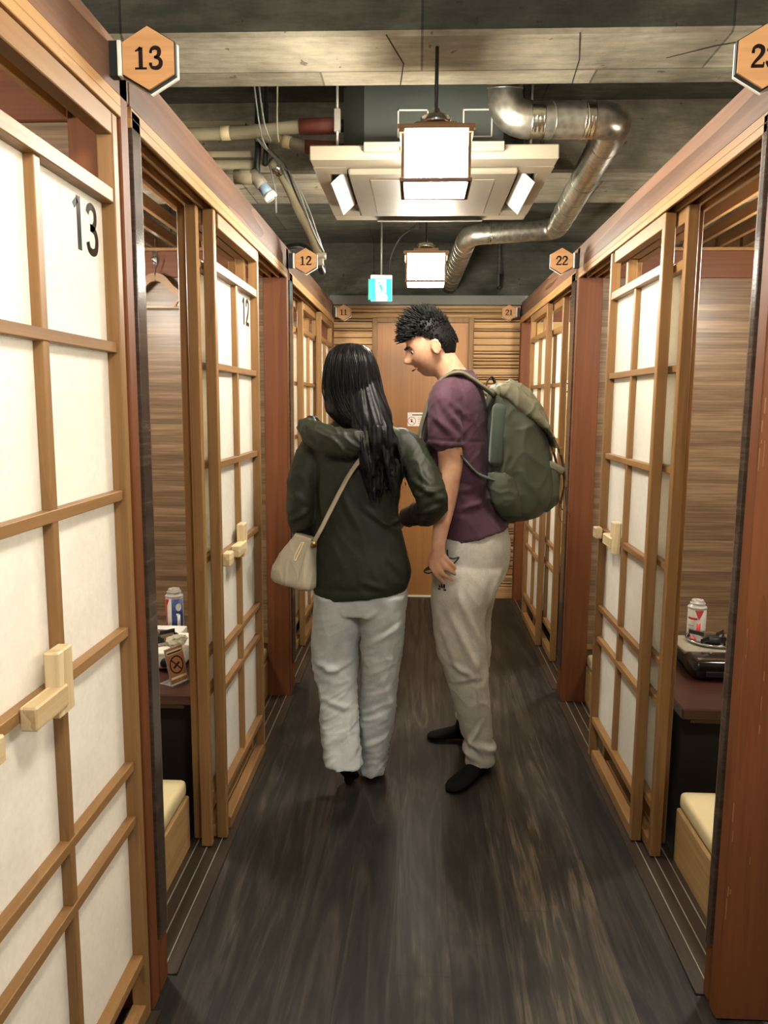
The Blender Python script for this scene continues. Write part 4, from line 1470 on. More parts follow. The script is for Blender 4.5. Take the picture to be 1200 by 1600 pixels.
limb(m, [(-.30, 2.95, .75, .08), (-.312, 2.96, .48, .055), (-.285, 2.87, .26, .05), (-.276, 2.82, .16, .034)])
limb(m, [(-.13, 2.95, .75, .08), (-.135, 2.965, .45, .055), (-.15, 2.96, .24, .048), (-.163, 2.96, .11, .034)])
solid('body', W, m, 'skin', .006, 2)
face_parts(W, wh, W3)
# trousers
m = MB()
loft(m, [(-0.205, 2.95, 0.90, 0.160, 0.10), (-0.211, 2.95, 0.818, 0.180, 0.115), (-0.212, 2.95, 0.754, 0.186, 0.118), (-0.213, 2.95, 0.707, 0.184, 0.115), (-0.213, 2.95, 0.690, 0.178, 0.11)])
loft(m, [(-0.302, 2.95, 0.765, 0.094, 0.115), (-0.309, 2.955, 0.673, 0.092, 0.11), (-0.316, 2.96, 0.567, 0.092, 0.1), (-0.317, 2.96, 0.487, 0.091, 0.095), (-0.309, 2.945, 0.427, 0.080, 0.088), (-0.299, 2.915, 0.345, 0.075, 0.082), (-0.288, 2.875, 0.256, 0.076, 0.080), (-0.279, 2.835, 0.182, 0.076, 0.082), (-0.270, 2.805, 0.128, 0.077, 0.084, -.12)])
loft(m, [(-0.129, 2.95, 0.768, 0.100, 0.115), (-0.126, 2.955, 0.677, 0.092, 0.11), (-0.125, 2.96, 0.571, 0.084, 0.1), (-0.132, 2.965, 0.437, 0.077, 0.095), (-0.139, 2.965, 0.33, 0.072, 0.09), (-0.146, 2.96, 0.224, 0.067, 0.088), (-0.156, 2.96, 0.128, 0.060, 0.086), (-0.161, 2.96, 0.030, 0.052, 0.083)])
fA = folds(7.5, .0075, 1.2, 1.2, .7, .8, seed=2)
fB = folds(16, .0038, .6, .6, 1.9, -.5, seed=7)
def wtr(c):
    k = .35 + .65 * min(1, max(0, (.72 - c.z) / .35))
    kn = math.exp(-((c.z - .52) / .07) ** 2) * (1 if c.x < -.21 else .4) * (c.y < 2.95)
    cr_ = crease(c, [(-.385, .50, -.28, .465, .014, .010), (-.37, .455, -.25, .50, .012, .009), (-.24, .62, -.19, .50, .012, .008), (-.05, .66, -.17, .58, .012, .008), (-.35, .20, -.25, .26, .012, .007), (-.34, .36, -.24, .33, .011, .007), (-.09, .30, -.19, .26, .011, .006), (-.22, .66, -.14, .72, .012, .006), (-.06, .70, -.10, .45, .010, .004), (-.10, .20, -.2, .16, .01, .005)]) if c.y < 2.96 else 0
    return cr_ + .7 * fA(c) * k + fB(c) * k - .010 * kn * math.exp(-((c.x + .30) / .06) ** 2) + .006 * math.exp(-((c.z - .45) / .04) ** 2) * (c.x < -.21)
solid('trousers', W, m, 'greytrouser', .0065, 3, wtr)
# socks
m = MB(); foot(m, (-.160, 2.925, .004), (-.150, 3.150, .004), .040, ankle=(-.162, 2.955, .12)); solid('sock', W, m, 'sock', .005, 3)
m = MB(); foot(m, (-.272, 2.755, .120), (-.243, 2.905, .006), .040, ankle=(-.274, 2.800, .17), h=.055)
limb(m, [(-.252, 2.875, .022, .020), (-.243, 2.93, .016, .015)], 3)
solid('sock', W, m, 'sock', .005, 3)
# jacket
m = MB()
loft(m, WJ)
limb(m, WLS)
limb(m, WRS)
fJ = folds(9, .0068, 1.0, 1.0, .8, .9, seed=11)
fJ2 = folds(22, .0032, 1, 1, 1.4, -.8, seed=4)
def wj(c):
    arm = 1.0 if (c.x > -.03 or c.x < -.385) else .45
    hem = .004 * math.exp(-((c.z - .80) / .012) ** 2)
    waist = -.012 * math.exp(-((c.z - 1.03 + .35 * (c.x + .1)) / .018) ** 2) * (c.x > -.24) * (c.x < -.03) * (c.y < 2.95)
    cr_ = crease(c, [(-.20, 1.12, -.06, 1.01, .010, .007), (-.12, 1.05, -.05, 1.06, .009, .006), (-.30, 1.22, -.22, 1.05, .014, .005), (-.10, .93, -.05, .86, .012, .006), (-.37, 1.22, -.34, 1.02, .012, .007), (-.12, 1.28, -.06, 1.12, .012, .006), (-.20, .84, -.10, .80, .012, .004)]) if c.y < 2.95 else 0
    if c.x > -.02: cr_ += crease(c, [(-.01, 1.22, .09, 1.16, .010, .008), (.0, 1.17, .10, 1.20, .009, .007), (.01, 1.10, .10, 1.14, .010, .008), (.0, 1.26, .06, 1.20, .010, .006), (-.01, 1.04, .05, 1.10, .009, .006)])
    if c.x < -.39: cr_ += crease(c, [(-.48, 1.17, -.40, 1.12, .012, .006), (-.49, 1.05, -.40, 1.10, .011, .008), (-.48, 1.00, -.40, 1.04, .010, .007)])
    return cr_ + (.6 * fJ(c) + .5 * fJ2(c)) * arm - hem * .5
J = solid('jacket', W, m, 'olive', .0065, 5, wj)
m = MB()
limb(m, [(-0.115, 2.915, 1.405, 0.030), (-0.150, 2.850, 1.378, 0.046), (-0.205, 2.822, 1.358, 0.055), (-0.295, 2.822, 1.358, 0.056), (-0.368, 2.852, 1.382, 0.050), (-0.412, 2.90, 1.410, 0.038), (-0.390, 2.955, 1.424, 0.028)], 6, 18)
solid('hood', J, m, 'olive', .006, 3, folds(14, .007, 1, 1, 2.0, .6, seed=21)).location = (0, 0, 0)
m = MB()
cr = crom([(-0.125, 2.90, 1.430), (-0.160, 2.845, 1.448), (-0.235, 2.822, 1.458), (-0.310, 2.830, 1.446), (-0.365, 2.875, 1.428)], 5)
rr = []
for i, q in enumerate(cr):
    t = i / (len(cr) - 1)
    w_ = .046 * math.sin(PI * (.12 + .76 * t)) + .008
    c_ = Vector(q)
    out_ = Vector((c_.x + .235, c_.y - 2.97, 0)).normalized()
    rr.append([c_ + Vector((0, 0, w_ * math.cos(2 * PI * j / 14))) + out_ * (.016 * math.sin(2 * PI * j / 14) + .012 * math.cos(2 * PI * j / 14)) for j in range(14)])
m.rings(rr)
m.b.transform(Matrix.Translation((0, 0, 0)))
hc = solid('hood_rim', J, m, 'olive', .005, 3, folds(20, .004, 1, 1, 1.5, .4, seed=31))
for nm in ('hood', 'hood_rim'):
    for o in J.children:
        if o.name.startswith(nm):
            o.data.transform(Matrix.Translation(-W.location))
# hair: a smooth fall over the head gathering to her right shoulder
m = MB()
loft(m, [(-0.259, 2.975, 1.724, 0.018, 0.018), (-0.256, 2.97, 1.715, 0.052, 0.055), (-0.255, 2.965, 1.692, 0.078, 0.088), (-0.252, 2.958, 1.648, 0.097, 0.108), (-0.248, 2.950, 1.588, 0.108, 0.106), (-0.239, 2.943, 1.526, 0.114, 0.098), (-0.222, 2.925, 1.466, 0.120, 0.086), (-0.188, 2.895, 1.418, 0.100, 0.062)], p=2.1)
loft(m, [(-0.225, 2.92, 1.60, 0.07, 0.05), (-0.205, 2.895, 1.53, 0.084, 0.058), (-0.180, 2.862, 1.475, 0.080, 0.052), (-0.152, 2.828, 1.42, 0.064, 0.046), (-0.130, 2.806, 1.37, 0.054, 0.036), (-0.116, 2.800, 1.32, 0.040, 0.024), (-0.108, 2.802, 1.27, 0.018, 0.012)], p=2.0)
random.seed(33)
for k in range(52):
    a0 = random.uniform(-1, 1)
    b0 = random.uniform(-1, .6)
    ze = random.uniform(1.13, 1.30)
    ph = random.uniform(0, 6.28)
    am = random.uniform(.004, .013)
    x1 = -.105 + .045 * a0 + random.uniform(-.02, .02)
    pth = []
    for i in range(9):
        t = i / 8
        z = 1.50 + (ze - 1.50) * t
        cx_ = -.195 + (x1 + .195) * (t ** .75)
        cy_ = 2.868 - .075 * min(1, t * 1.8) + .02 * b0
        wdt = .058 * (1 - .45 * t)
        pth.append((cx_ + a0 * wdt * (1 - .5 * t) + am * math.sin(ph + t * 7), cy_ + .010 * math.cos(ph + t * 6), z, max(.0026, (.0095 - .0065 * t ** 1.5))))
    limb(m, pth, 3, 8)
def wh_(c):
    a = math.atan2(c.x + .24, -(c.y - 2.97))
    k = noise.noise(Vector((a * 9 + c.z * 1.5, c.z * 3.0, 1.0)))
    k2 = noise.noise(Vector((a * 26 + c.z * 2.5, c.z * 4.0, 4.0)))
    if c.z < 1.42:
        k = noise.noise(Vector(((c.x + .1 * c.z) * 60, c.z * 3.5, 2.0)))
        k2 = noise.noise(Vector(((c.x + .1 * c.z) * 140, c.z * 5, 2.0)))
    return .0035 * (1 - 2 * abs(k)) + .0022 * k2 - .002
H = solid('long_hair', W, m, 'hair', .0048, 3, wh_)
# loose strands laid over the hair
random.seed(12)
m = MB()
off = -W.location
prof = dense([(-0.256, 2.97, 1.718, 0.048, 0.050), (-0.255, 2.965, 1.692, 0.079, 0.089), (-0.252, 2.958, 1.648, 0.098, 0.110), (-0.248, 2.950, 1.588, 0.109, 0.108), (-0.239, 2.943, 1.526, 0.115, 0.100), (-0.205, 2.905, 1.460, 0.108, 0.076), (-0.160, 2.855, 1.40, 0.066, 0.050), (-0.122, 2.818, 1.34, 0.058, 0.038), (-0.105, 2.812, 1.27, 0.047, 0.029), (-0.096, 2.814, 1.20, 0.026, 0.016)], 5)
for k in range(95):
    a = random.uniform(-PI * .95, -.05)
    i0 = random.randrange(0, 14)
    i1 = min(len(prof) - 1, i0 + random.randrange(14, 34))
    dr_ = random.uniform(-.12, .12)
    pp = []
    for i in range(i0, i1):
        r_ = prof[i]
        aa = a + dr_ * (i - i0) / 20 + .03 * math.sin(i * .5 + k)
        sc = 1.012 + .012 * math.sin(PI * (i - i0) / max(1, i1 - i0))
        pp.append(Vector((r_[0] + r_[3] * sc * math.cos(aa), r_[1] + r_[4] * sc * math.sin(aa), r_[2])) + off)
    if len(pp) > 3:
        m.tube(pp, [.0006 + .0011 * math.sin(PI * i / (len(pp) - 1)) for i in range(len(pp))], 5)
m.build('hair_strands', 'hair', H, smooth=True)

# beige bucket bag on her left hip
BG = thing('shoulder_bag', 'pale beige bucket bag on a thin strap at the hip of the person in olive', 'bag', (-.45, 2.86, .81))
m = MB()
bc = [(-.462, 2.885, .808, .072, .060), (-.462, 2.885, .822, .084, .072), (-.458, 2.885, .862, .082, .068), (-.445, 2.882, .920, .066, .052), (-.425, 2.878, .972, .048, .036), (-.414, 2.875, 1.000, .042, .026)]
rr = []
for r_ in dense(bc, 4):
    pts_ = ell((0, 0, 0), r_[3], r_[4], 32, 4.0)
    rot_ = Matrix.Rotation(R(-14), 3, 'Z')
    rr.append([rot_ @ q + Vector((r_[0], r_[1], r_[2] - .22 * (rot_ @ q).x)) for q in pts_])
m.rings(rr)
solid('bag_body', BG, m, 'bagleather', .0045, 3, folds(18, .0022, 1.6, 1, .6, .3, seed=3))
m = MB()
sp = crom([(-.115, 2.93, 1.405), (-.135, 2.862, 1.372), (-.188, 2.775, 1.318), (-.247, 2.808, 1.238), (-.307, 2.815, 1.125), (-.352, 2.815, 1.035), (-.380, 2.832, .985)], 6)
m.tube(sp, .0105, 10, flat=.28)
m.build('strap', 'bagleather', BG, smooth=True, world=True)
m = MB(); m.tube([(-.380, 2.832, .99), (-.383, 2.836, .965)], .011, 10); m.build('strap_ring', 'brass', BG, smooth=True, world=True)
m = MB()
m.tube(crom([(-.424, 2.832, .985), (-.440, 2.822, .955), (-.452, 2.815, .925), (-.446, 2.813, .918), (-.432, 2.820, .950), (-.418, 2.830, .985)], 4), .0024, 6)
m.build('drawstring', 'cushion', BG, smooth=True, world=True)
m = MB(); m.tube(crom([(-.398, 2.834, .995), (-.414, 2.820, .93), (-.432, 2.808, .86), (-.440, 2.808, .815)], 4), .0018, 6)
m.build('side_seam', 'bagleather', BG, smooth=True, world=True)

# ---------------------------------------------------------------- the man (turned to the left)
P = thing('person', 'person with short black hair in a maroon t-shirt and grey sweatpants, standing turned left', 'person', (.21, 3.08, 0))
MS = [(0.170, 3.07, 1.632, 0.043, 0.058), (0.166, 3.07, 1.607, 0.067, 0.105), (0.162, 3.075, 1.578, 0.084, 0.160), (0.159, 3.08, 1.533, 0.102, 0.190), (0.151, 3.08, 1.466, 0.121, 0.198), (0.149, 3.08, 1.377, 0.130, 0.190), (0.155, 3.08, 1.276, 0.129, 0.178), (0.167, 3.08, 1.174, 0.127, 0.168), (0.192, 3.08, 1.097, 0.125, 0.164), (0.219, 3.08, 1.032, 0.131, 0.166, .2), (0.240, 3.08, 0.985, 0.137, 0.170, .3)]
LARM = [(0.114, 2.93, 1.538, 0.055), (0.113, 2.905, 1.42, 0.050), (0.127, 2.905, 1.293, 0.0465), (0.122, 2.905, 1.228, 0.045), (0.111, 2.90, 1.130, 0.0395), (0.097, 2.885, 1.048, 0.032), (0.088, 2.866, 0.990, 0.0265), (0.086, 2.852, 0.966, 0.0255)]
m = MB()
mh = Vector((.048, 3.08, 1.722))
pt_ = R(24)
fM = Vector((-math.cos(pt_), -.10, -math.sin(pt_))).normalized()
rM = fM.cross(Vector((0, 0, 1))).normalized()
uM = rM.cross(fM)
M3h = Matrix((rM, fM, uM)).transposed()
head_mesh(m, mh, M3h)
limb(m, [(.078, 3.08, 1.70, .058), (.106, 3.08, 1.655, .056), (.140, 3.08, 1.60, .060), (.158, 3.078, 1.55, .075)])
loft(m, [(r[0], r[1], r[2], r[3] * .86, r[4] * .84) for r in MS])
limb(m, LARM)
limb(m, [(0.125, 3.22, 1.542, 0.055), (0.128, 3.275, 1.409, 0.048), (0.142, 3.295, 1.274, 0.044), (0.146, 3.29, 1.12, 0.038), (.142, 3.275, .99, 0.027)])
p0, d0 = Vector((.141, 3.272, .985)), Vector((-.12, -.05, -1)).normalized()
sd = Vector((0, 1, 0)); up = d0.cross(sd)
rr = []
for t, wd in ((-.01, .025), (.02, .036), (.06, .042), (.088, .040)):
    rr.append([p0 + d0 * t + up * (wd * math.cos(2 * PI * j / 14)) + sd * (.015 * math.sin(2 * PI * j / 14)) for j in range(14)])
m.rings(rr)
for k, ln in enumerate((.074, .082, .078, .060)):
    b0 = p0 + d0 * .084 + up * (.030 - .020 * k)
    limb(m, [tuple(b0) + (.0095,), tuple(b0 + d0 * ln * .45 - sd * .006) + (.009,), tuple(b0 + d0 * ln * .72 - sd * .024) + (.0085,), tuple(b0 + d0 * ln * .84 - sd * .046) + (.0075,)], 4, 10)
b0 = p0 + d0 * .02 + up * .028
limb(m, [tuple(b0) + (.012,), tuple(b0 + up * .022 + d0 * .024) + (.0105,), tuple(b0 + up * .028 + d0 * .056 - sd * .014) + (.0085,)], 4, 10)
# left hand: hanging, back of the hand towards the viewer, fingers curling back
rr = []
for c_, wx, wy in (((.086, 2.850, .970), .026, .023), ((.084, 2.848, .946), .032, .020), ((.083, 2.846, .925), .037, .0175), ((.082, 2.845, .908), .036, .016), ((.082, 2.846, .898), .030, .013)):
    ax = Vector((.86, 0, .50)).normalized()
    rr.append([Vector(c_) + ax * (wx * math.cos(2 * PI * j / 16)) + Vector((0, wy * math.sin(2 * PI * j / 16), 0)) for j in range(16)])
m.rings(rr)
for ch in ([(0.060, 2.846, 0.914), (0.074, 2.838, 0.874), (0.096, 2.848, 0.846), (0.110, 2.866, 0.828)],
           [(0.073, 2.842, 0.920), (0.094, 2.831, 0.880), (0.121, 2.843, 0.856), (0.141, 2.862, 0.841)],
           [(0.089, 2.842, 0.932), (0.112, 2.830, 0.899), (0.134, 2.845, 0.879), (0.152, 2.864, 0.863)],
           [(0.102, 2.844, 0.944), (0.121, 2.835, 0.921), (0.139, 2.847, 0.902), (0.151, 2.862, 0.887)]):
    limb(m, [tuple(q) + (r_,) for q, r_ in zip(ch, (.0105, .0098, .0088, .0072))], 5, 12)
limb(m, [(0.072, 2.862, 0.950, .013), (0.056, 2.880, 0.915, .0115), (0.060, 2.892, 0.884, .0098), (0.074, 2.892, 0.862, .0078)], 5, 12)
limb(m, [(.20, 3.0, .85, .09), (.178, 2.985, .60, .066), (.215, 2.985, .43, .056), (.258, 3.0, .22, .046), (.278, 3.01, .12, .034)])
limb(m, [(.21, 3.16, .85, .09), (.212, 3.21, .58, .066), (.236, 3.25, .42, .056), (.240, 3.30, .22, .046), (.236, 3.325, .12, .034)])
solid('body', P, m, 'skin', .0048, 2)
face_parts(P, mh, M3h)
# fingernails of the visible hand
for q in ((0.112, 2.860, 0.829), (0.143, 2.856, 0.842), (0.153, 2.858, 0.864), (0.152, 2.856, 0.888)):
    m = MB(); ball(m, (0, 0, 0), .0042, 2, (1.2, .5, .9))
    m.b.transform(Matrix.Translation(Vector(q) - P.location))
    m.build('fingernail', plain('nail', (226, 178, 156), .3), P, smooth=True)
# hair: close-cropped sides, spiky top
m = MB()
g = bmesh.ops.create_icosphere(m.b, subdivisions=5, radius=1.0)
kill = []
def hairline(x, y):
    if y > .45:
        return .46
    if y > -.05:
        return .46 - (.45 - y) / .5 * .36
    return max(-.93, .10 + (y + .05) * 1.45)
for v in g['verts']:
    x, y, z = v.co
    lim = hairline(x, y)
    tt = max(0.0, min(1.0, (z - lim) / .5))
    g_ = .0025 + .010 * tt + .010 * max(0, z - .2)
    X, Y, Z = (.074 + g_) * x, (.097 + g_) * y, (.118 + g_) * z
    if z < 0:
        t = -z
        X *= 1 - .30 * t ** 1.6
        if y < 0: Y *= 1 - .38 * t
    v.co = mh + M3h @ Vector((X, Y, Z)) - P.location
    if z < lim:
        kill.append(v)
bmesh.ops.delete(m.b, geom=kill, context='VERTS')
random.seed(4)
def spike(x, y, z, ln, lean, r_=.0042):
    n_ = Vector((x, y, z)).normalized()
    b0 = Vector(((.074 + .010) * n_.x, (.097 + .010) * n_.y, (.118 + .014) * n_.z))
    d_ = (n_ + lean).normalized()
    e1 = Vector((random.uniform(-.006, .006), random.uniform(-.006, .006), random.uniform(-.003, .004)))
    p_ = [mh + M3h @ (b0 - n_ * .006) - P.location, mh + M3h @ (b0 + d_ * ln * .5) - P.location, mh + M3h @ (b0 + d_ * ln + e1 + Vector((0, .004, 0))) - P.location]
    m.tube(p_, [r_, r_ * .7, .0004], 5)
for k in range(1900):
    a = random.uniform(0, 2 * PI)
    z = random.uniform(-.2, 1.0)
    r_ = math.sqrt(max(0, 1 - z * z))
    x, y = r_ * math.cos(a), r_ * math.sin(a)
    if z < hairline(x, y) + .08: continue
    up_ = max(0, (z - .35) / .65)
    ln = .006 + .042 * up_ ** .9 * random.uniform(.45, 1.15)
    cl = .35 * math.sin(a * 5 + z * 7)
    spike(x, y, z, ln, Vector((random.uniform(-.15, .15) + cl * .4, (.55 + random.uniform(-.2, .2)) * up_, .55 * up_ - .5 * (1 - up_))), .0032 + .0016 * up_)
for k in range(170):       # fringe over the forehead
    x = random.uniform(-.8, .8)
    z = random.uniform(.46, .80)
    y = math.sqrt(max(0, 1 - min(.95, x * x * .8 + z * z)))
    spike(x, y, z, random.uniform(.016, .030), Vector((random.uniform(-.25, .25), .45, -.15 + random.uniform(-.35, .4))), .004)
m.build('short_hair', 'hairshort', P, smooth=True)
# trousers
m = MB()
loft(m, [(0.237, 3.08, 1.02, 0.130, 0.15), (0.232, 3.08, 0.965, 0.146, 0.165), (0.227, 3.08, 0.92, 0.154, 0.170), (0.221, 3.08, 0.862, 0.156, 0.172), (0.212, 3.08, 0.806, 0.146, 0.165), (0.208, 3.08, 0.775, 0.13, 0.15)])
loft(m, [(0.215, 3.03, 0.93, 0.100, 0.09), (0.213, 3.01, 0.86, 0.138, 0.110), (0.188, 2.99, 0.764, 0.125, 0.110), (0.172, 2.985, 0.687, 0.106, 0.104), (0.178, 2.98, 0.596, 0.101, 0.097), (0.192, 2.98, 0.513, 0.098, 0.092), (0.213, 2.985, 0.425, 0.087, 0.085), (0.236, 2.99, 0.312, 0.075, 0.078), (0.256, 3.0, 0.195, 0.066, 0.071), (0.270, 3.005, 0.105, 0.063, 0.068), (0.276, 3.01, 0.048, 0.062, 0.066)])
loft(m, [(0.22, 3.13, 0.92, 0.100, 0.09), (0.222, 3.15, 0.83, 0.135, 0.11), (0.213, 3.18, 0.673, 0.116, 0.105), (0.217, 3.20, 0.556, 0.106, 0.098), (0.233, 3.23, 0.433, 0.098, 0.09), (0.243, 3.27, 0.307, 0.080, 0.08), (0.250, 3.31, 0.177, 0.060, 0.066), (0.250, 3.33, 0.06, 0.052, 0.060)])
fT = folds(8, .0075, 1.0, 1.0, .75, 1.3, seed=14)
fT2 = folds(18, .0038, .7, .7, 1.7, .9, seed=5)
def mtr(c):
    k = .4 + .6 * min(1, max(0, (.85 - c.z) / .35))
    low = .007 * math.sin(95 * (c.z + .5 * c.x)) * math.exp(-((c.z - .12) / .05) ** 2)
    kn = .006 * math.sin(48 * (c.z - .9 * c.x)) * math.exp(-((c.z - .46) / .09) ** 2)
    cr_ = crease(c, [(.125, .72, .250, .47, .013, .010), (.17, .77, .265, .56, .013, .008), (.10, .66, .16, .50, .012, .007), (.14, .50, .25, .44, .013, .009), (.16, .42, .26, .45, .012, .008), (.27, .25, .215, .13, .011, .009), (.22, .17, .29, .10, .010, .008), (.33, .86, .28, .68, .014, .007), (.235, .50, .268, .27, .005, .004)]) if c.y < 3.03 else 0
    return cr_ + (.55 * fT(c) + .35 * fT2(c)) * k + low + .4 * kn
TR = solid('trousers', P, m, 'heather', .0062, 3, mtr)
# small dark emblem of slanted bars on the thigh
def surf_y(o, x, z, root):
    lx, lz = x - root.location.x, z - root.location.z
    ok, loc, nor, idx = o.ray_cast(Vector((lx, -2, lz)), Vector((0, 1, 0)))
    return (loc, nor) if ok else (Vector((lx, -.15, lz)), Vector((0, -1, 0)))
bpy.context.view_layer.update()
loc, nor = surf_y(TR, .104, .806, P)
nor.z *= .3
nor.normalize()
tx = Vector((0, 0, 1)).cross(nor).normalized() * -1
if tx.x < 0: tx = -tx
def fe_(u, v, d):
    q = loc + tx * u + Vector((0, 0, v))
    ok, l2, n2_, i2 = TR.ray_cast(q + nor * .08, -nor)
    return (l2 if ok else q) + nor * d
m = MB()
for k, (u0, h_) in enumerate(((-.012, .010), (-.002, .018), (.008, .027))):
    m.prism([(u0, -.008), (u0 + .0075, -.008), (u0 + .0075 - .004, -.008 + h_ * .62), (u0 - .004, -.008 + h_)], fe_, -.004, .0016)
m.prism([(-.017, -.017), (.021, -.017), (.021, -.011), (-.017, -.011)], fe_, -.004, .0016)
m.build('emblem', 'ink', TR)
# shirt
m = MB()
loft(m, MS, p=2.2)
limb(m, [(0.128, 2.985, 1.553, 0.060), (0.108, 2.925, 1.520, 0.068), (0.102, 2.900, 1.444, 0.066), (0.107, 2.900, 1.370, 0.062)])
loft(m, [(0.102, 2.900, 1.440, .066, .064), (.105, 2.900, 1.395, .067, .063), (.108, 2.900, 1.344, .069, .063, -.05)])
limb(m, [(0.134, 3.17, 1.558, 0.060), (0.127, 3.235, 1.525, 0.068), (0.124, 3.268, 1.45, 0.066), (0.130, 3.278, 1.35, 0.064)])
fS = folds(9, .0055, 1.0, 1.0, .8, 1.0, seed=8)
fS2 = folds(20, .0030, .6, .6, 1.6, -1.0, seed=9)
def ms(c):
    w_ = .010 * math.exp(-((c.z - 1.12 - .5 * (c.x - .2)) / .016) ** 2) * (c.x > .15) + .007 * math.exp(-((c.z - 1.20 - .3 * (c.x - .2)) / .014) ** 2) * (c.x > .14)
    cr_ = crease(c, [(.07, 1.53, .17, 1.40, .012, .006), (.05, 1.46, .15, 1.38, .011, .006), (.10, 1.52, .19, 1.45, .012, .005), (.16, 1.10, .28, 1.14, .012, .008), (.15, 1.17, .27, 1.20, .012, .006), (.18, 1.22, .25, 1.19, .010, .005)]) if c.y < 3.02 else 0
    sl = -.004 * math.exp(-((c.z - 1.368 + .05 * (c.x - .1)) / .003) ** 2) * (c.y < 2.96)
    return cr_ + .6 * fS(c) + .6 * fS2(c) + sl
solid('t_shirt', P, m, 'maroon', .0062, 4, ms)
# socks
m = MB(); foot(m, (.318, 3.055, .003), (.142, 2.826, .003), .046, ankle=(.286, 3.012, .13), h=.066); solid('sock', P, m, 'sock', .005, 3)
m = MB(); foot(m, (.262, 3.325, .003), (.062, 3.318, .003), .044, ankle=(.246, 3.330, .13), h=.064); solid('sock', P, m, 'sock', .005, 3)

# thin black looped strap held in the hanging hand
e = thing('hand_strap', 'thin black looped strap gripped in the hanging hand of the person in maroon', 'strap', (.10, 2.885, .90))
m = MB()
m.tube(crom([(.120, 2.872, .955), (.122, 2.874, .930), (.132, 2.876, .908), (.142, 2.880, .898), (.152, 2.880, .908), (.164, 2.878, .926), (.146, 2.876, .921), (.128, 2.876, .924)], 4), .0032, 7)
m.tube(crom([(.138, 2.878, .902), (.122, 2.876, .888), (.100, 2.874, .885), (.072, 2.878, .892), (.050, 2.885, .884), (.034, 2.889, .868), (.048, 2.888, .860), (.072, 2.884, .868)], 4), .0032, 7)
m.build('loop', 'darkbox', e, smooth=True, world=True)
m = MB(); m.prism([(.036, .868), (.056, .892), (.062, .876)], lambda u, v, d: Vector((u, d, v)), 2.884, 2.890); m.build('tab', 'darkbox', e, world=True)
m = MB(); m.tube([(.112, 2.860, .888), (.130, 2.868, .877), (.148, 2.872, .874)], [.006, .0075, .005], 8); m.build('clasp', 'darkbox', e, smooth=True, world=True)

# ---------------------------------------------------------------- backpack
K = thing('backpack', 'olive green backpack with leather straps on the back of the person in maroon', 'backpack', (.40, 3.08, 1.05))
m = MB()
pk = [(0.338, 3.08, 1.572, 0.030, 0.075), (0.340, 3.08, 1.558, 0.050, 0.112), (0.346, 3.08, 1.524, 0.070, 0.138), (0.363, 3.08, 1.467, 0.095, 0.146), (0.381, 3.08, 1.392, 0.114, 0.15), (0.396, 3.08, 1.317, 0.126, 0.152), (0.409, 3.08, 1.228, 0.134, 0.152), (0.411, 3.08, 1.151, 0.130, 0.15), (0.405, 3.08, 1.1, 0.108, 0.142), (0.397, 3.08, 1.066, 0.076, 0.125), (0.392, 3.08, 1.048, 0.040, 0.09)]
loft(m, pk, 4, p=3.2, n=36)
fK = folds(6.5, .0065, 1.6, 1, .6, -.9, seed=17)
fK2 = folds(15, .0028, 1, 1, .8, -.6, seed=6)
solid('pack_body', K, m, 'packcloth', .006, 4, lambda c: fK(c) + fK2(c))
# lid: wraps over the top and down the rear, sides folded
m = MB()
top = crom([(0.282, 1.560), (0.312, 1.582), (0.368, 1.576), (0.443, 1.506), (0.500, 1.412), (0.536, 1.335)], 5)
low = crom([(0.288, 1.538), (0.321, 1.519), (0.390, 1.459), (0.454, 1.421), (0.508, 1.380), (0.526, 1.332)], 5)
sec = []
for (a, b), (c_, d_) in zip(top, low):
    rr = []
    for j in range(24):
        t = j / 24
        an = 2 * PI * t
        wy = .158 if a > .30 else .125
        y = math.copysign(abs(math.cos(an)) ** .45, math.cos(an)) * wy
        s_ = math.sin(an)
        z_ = (b + d_) / 2 + math.copysign(abs(s_) ** .6, s_) * (b - d_) / 2
        x_ = (a + c_) / 2 + (a - c_) / 2 * s_
        rr.append(Vector((x_, 3.08 + y, z_)))
    sec.append(rr)
m.rings(sec)
LID = solid('pack_lid', K, m, 'packlid', .0055, 3, folds(13, .0045, 1, 1, 1, -.8, seed=25))
# lid pocket zip bulge
m = MB()
limb(m, [(.360, 3.03, 1.574, .024), (.415, 3.03, 1.533, .030), (.468, 3.03, 1.462, .028), (.495, 3.03, 1.415, .020)])
o = solid('lid_pocket', LID, m, 'packlid', .0055, 3, folds(18, .003, seed=2)); o.data.transform(Matrix.Translation(-K.location))
m = MB(); m.tube(crom([(.378, 2.998, 1.566), (.425, 2.996, 1.525), (.470, 2.998, 1.468), (.490, 3.0, 1.43)], 4), .004, 7)
m.b.transform(Matrix.Translation(-K.location)); m.build('zip', 'leather', LID, smooth=True)
# side/back padded panel
m = MB()
m.rbox((.308, 3.08, 1.385), (.056, .304, .240), Matrix.Rotation(R(2), 3, 'Y'), .022, seg=3)
m.build('back_panel', 'packpanel', K, smooth=True, world=True)
# front pocket
m = MB()
loft(m, [(.516, 3.08, 1.275, .020, .10), (.520, 3.08, 1.262, .034, .115), (.520, 3.08, 1.19, .042, .118), (.508, 3.08, 1.12, .046, .112), (.494, 3.08, 1.085, .030, .09)], 4, p=3)
solid('front_pocket', K, m, 'packcloth', .0055, 3, folds(14, .004, seed=41))
m = MB(); m.rbox((.532, 3.08, 1.262), (.070, .236, .030), Matrix.Rotation(R(28), 3, 'Y'), .008, seg=2); m.build('pocket_flap', 'packlid', K, smooth=True, world=True)
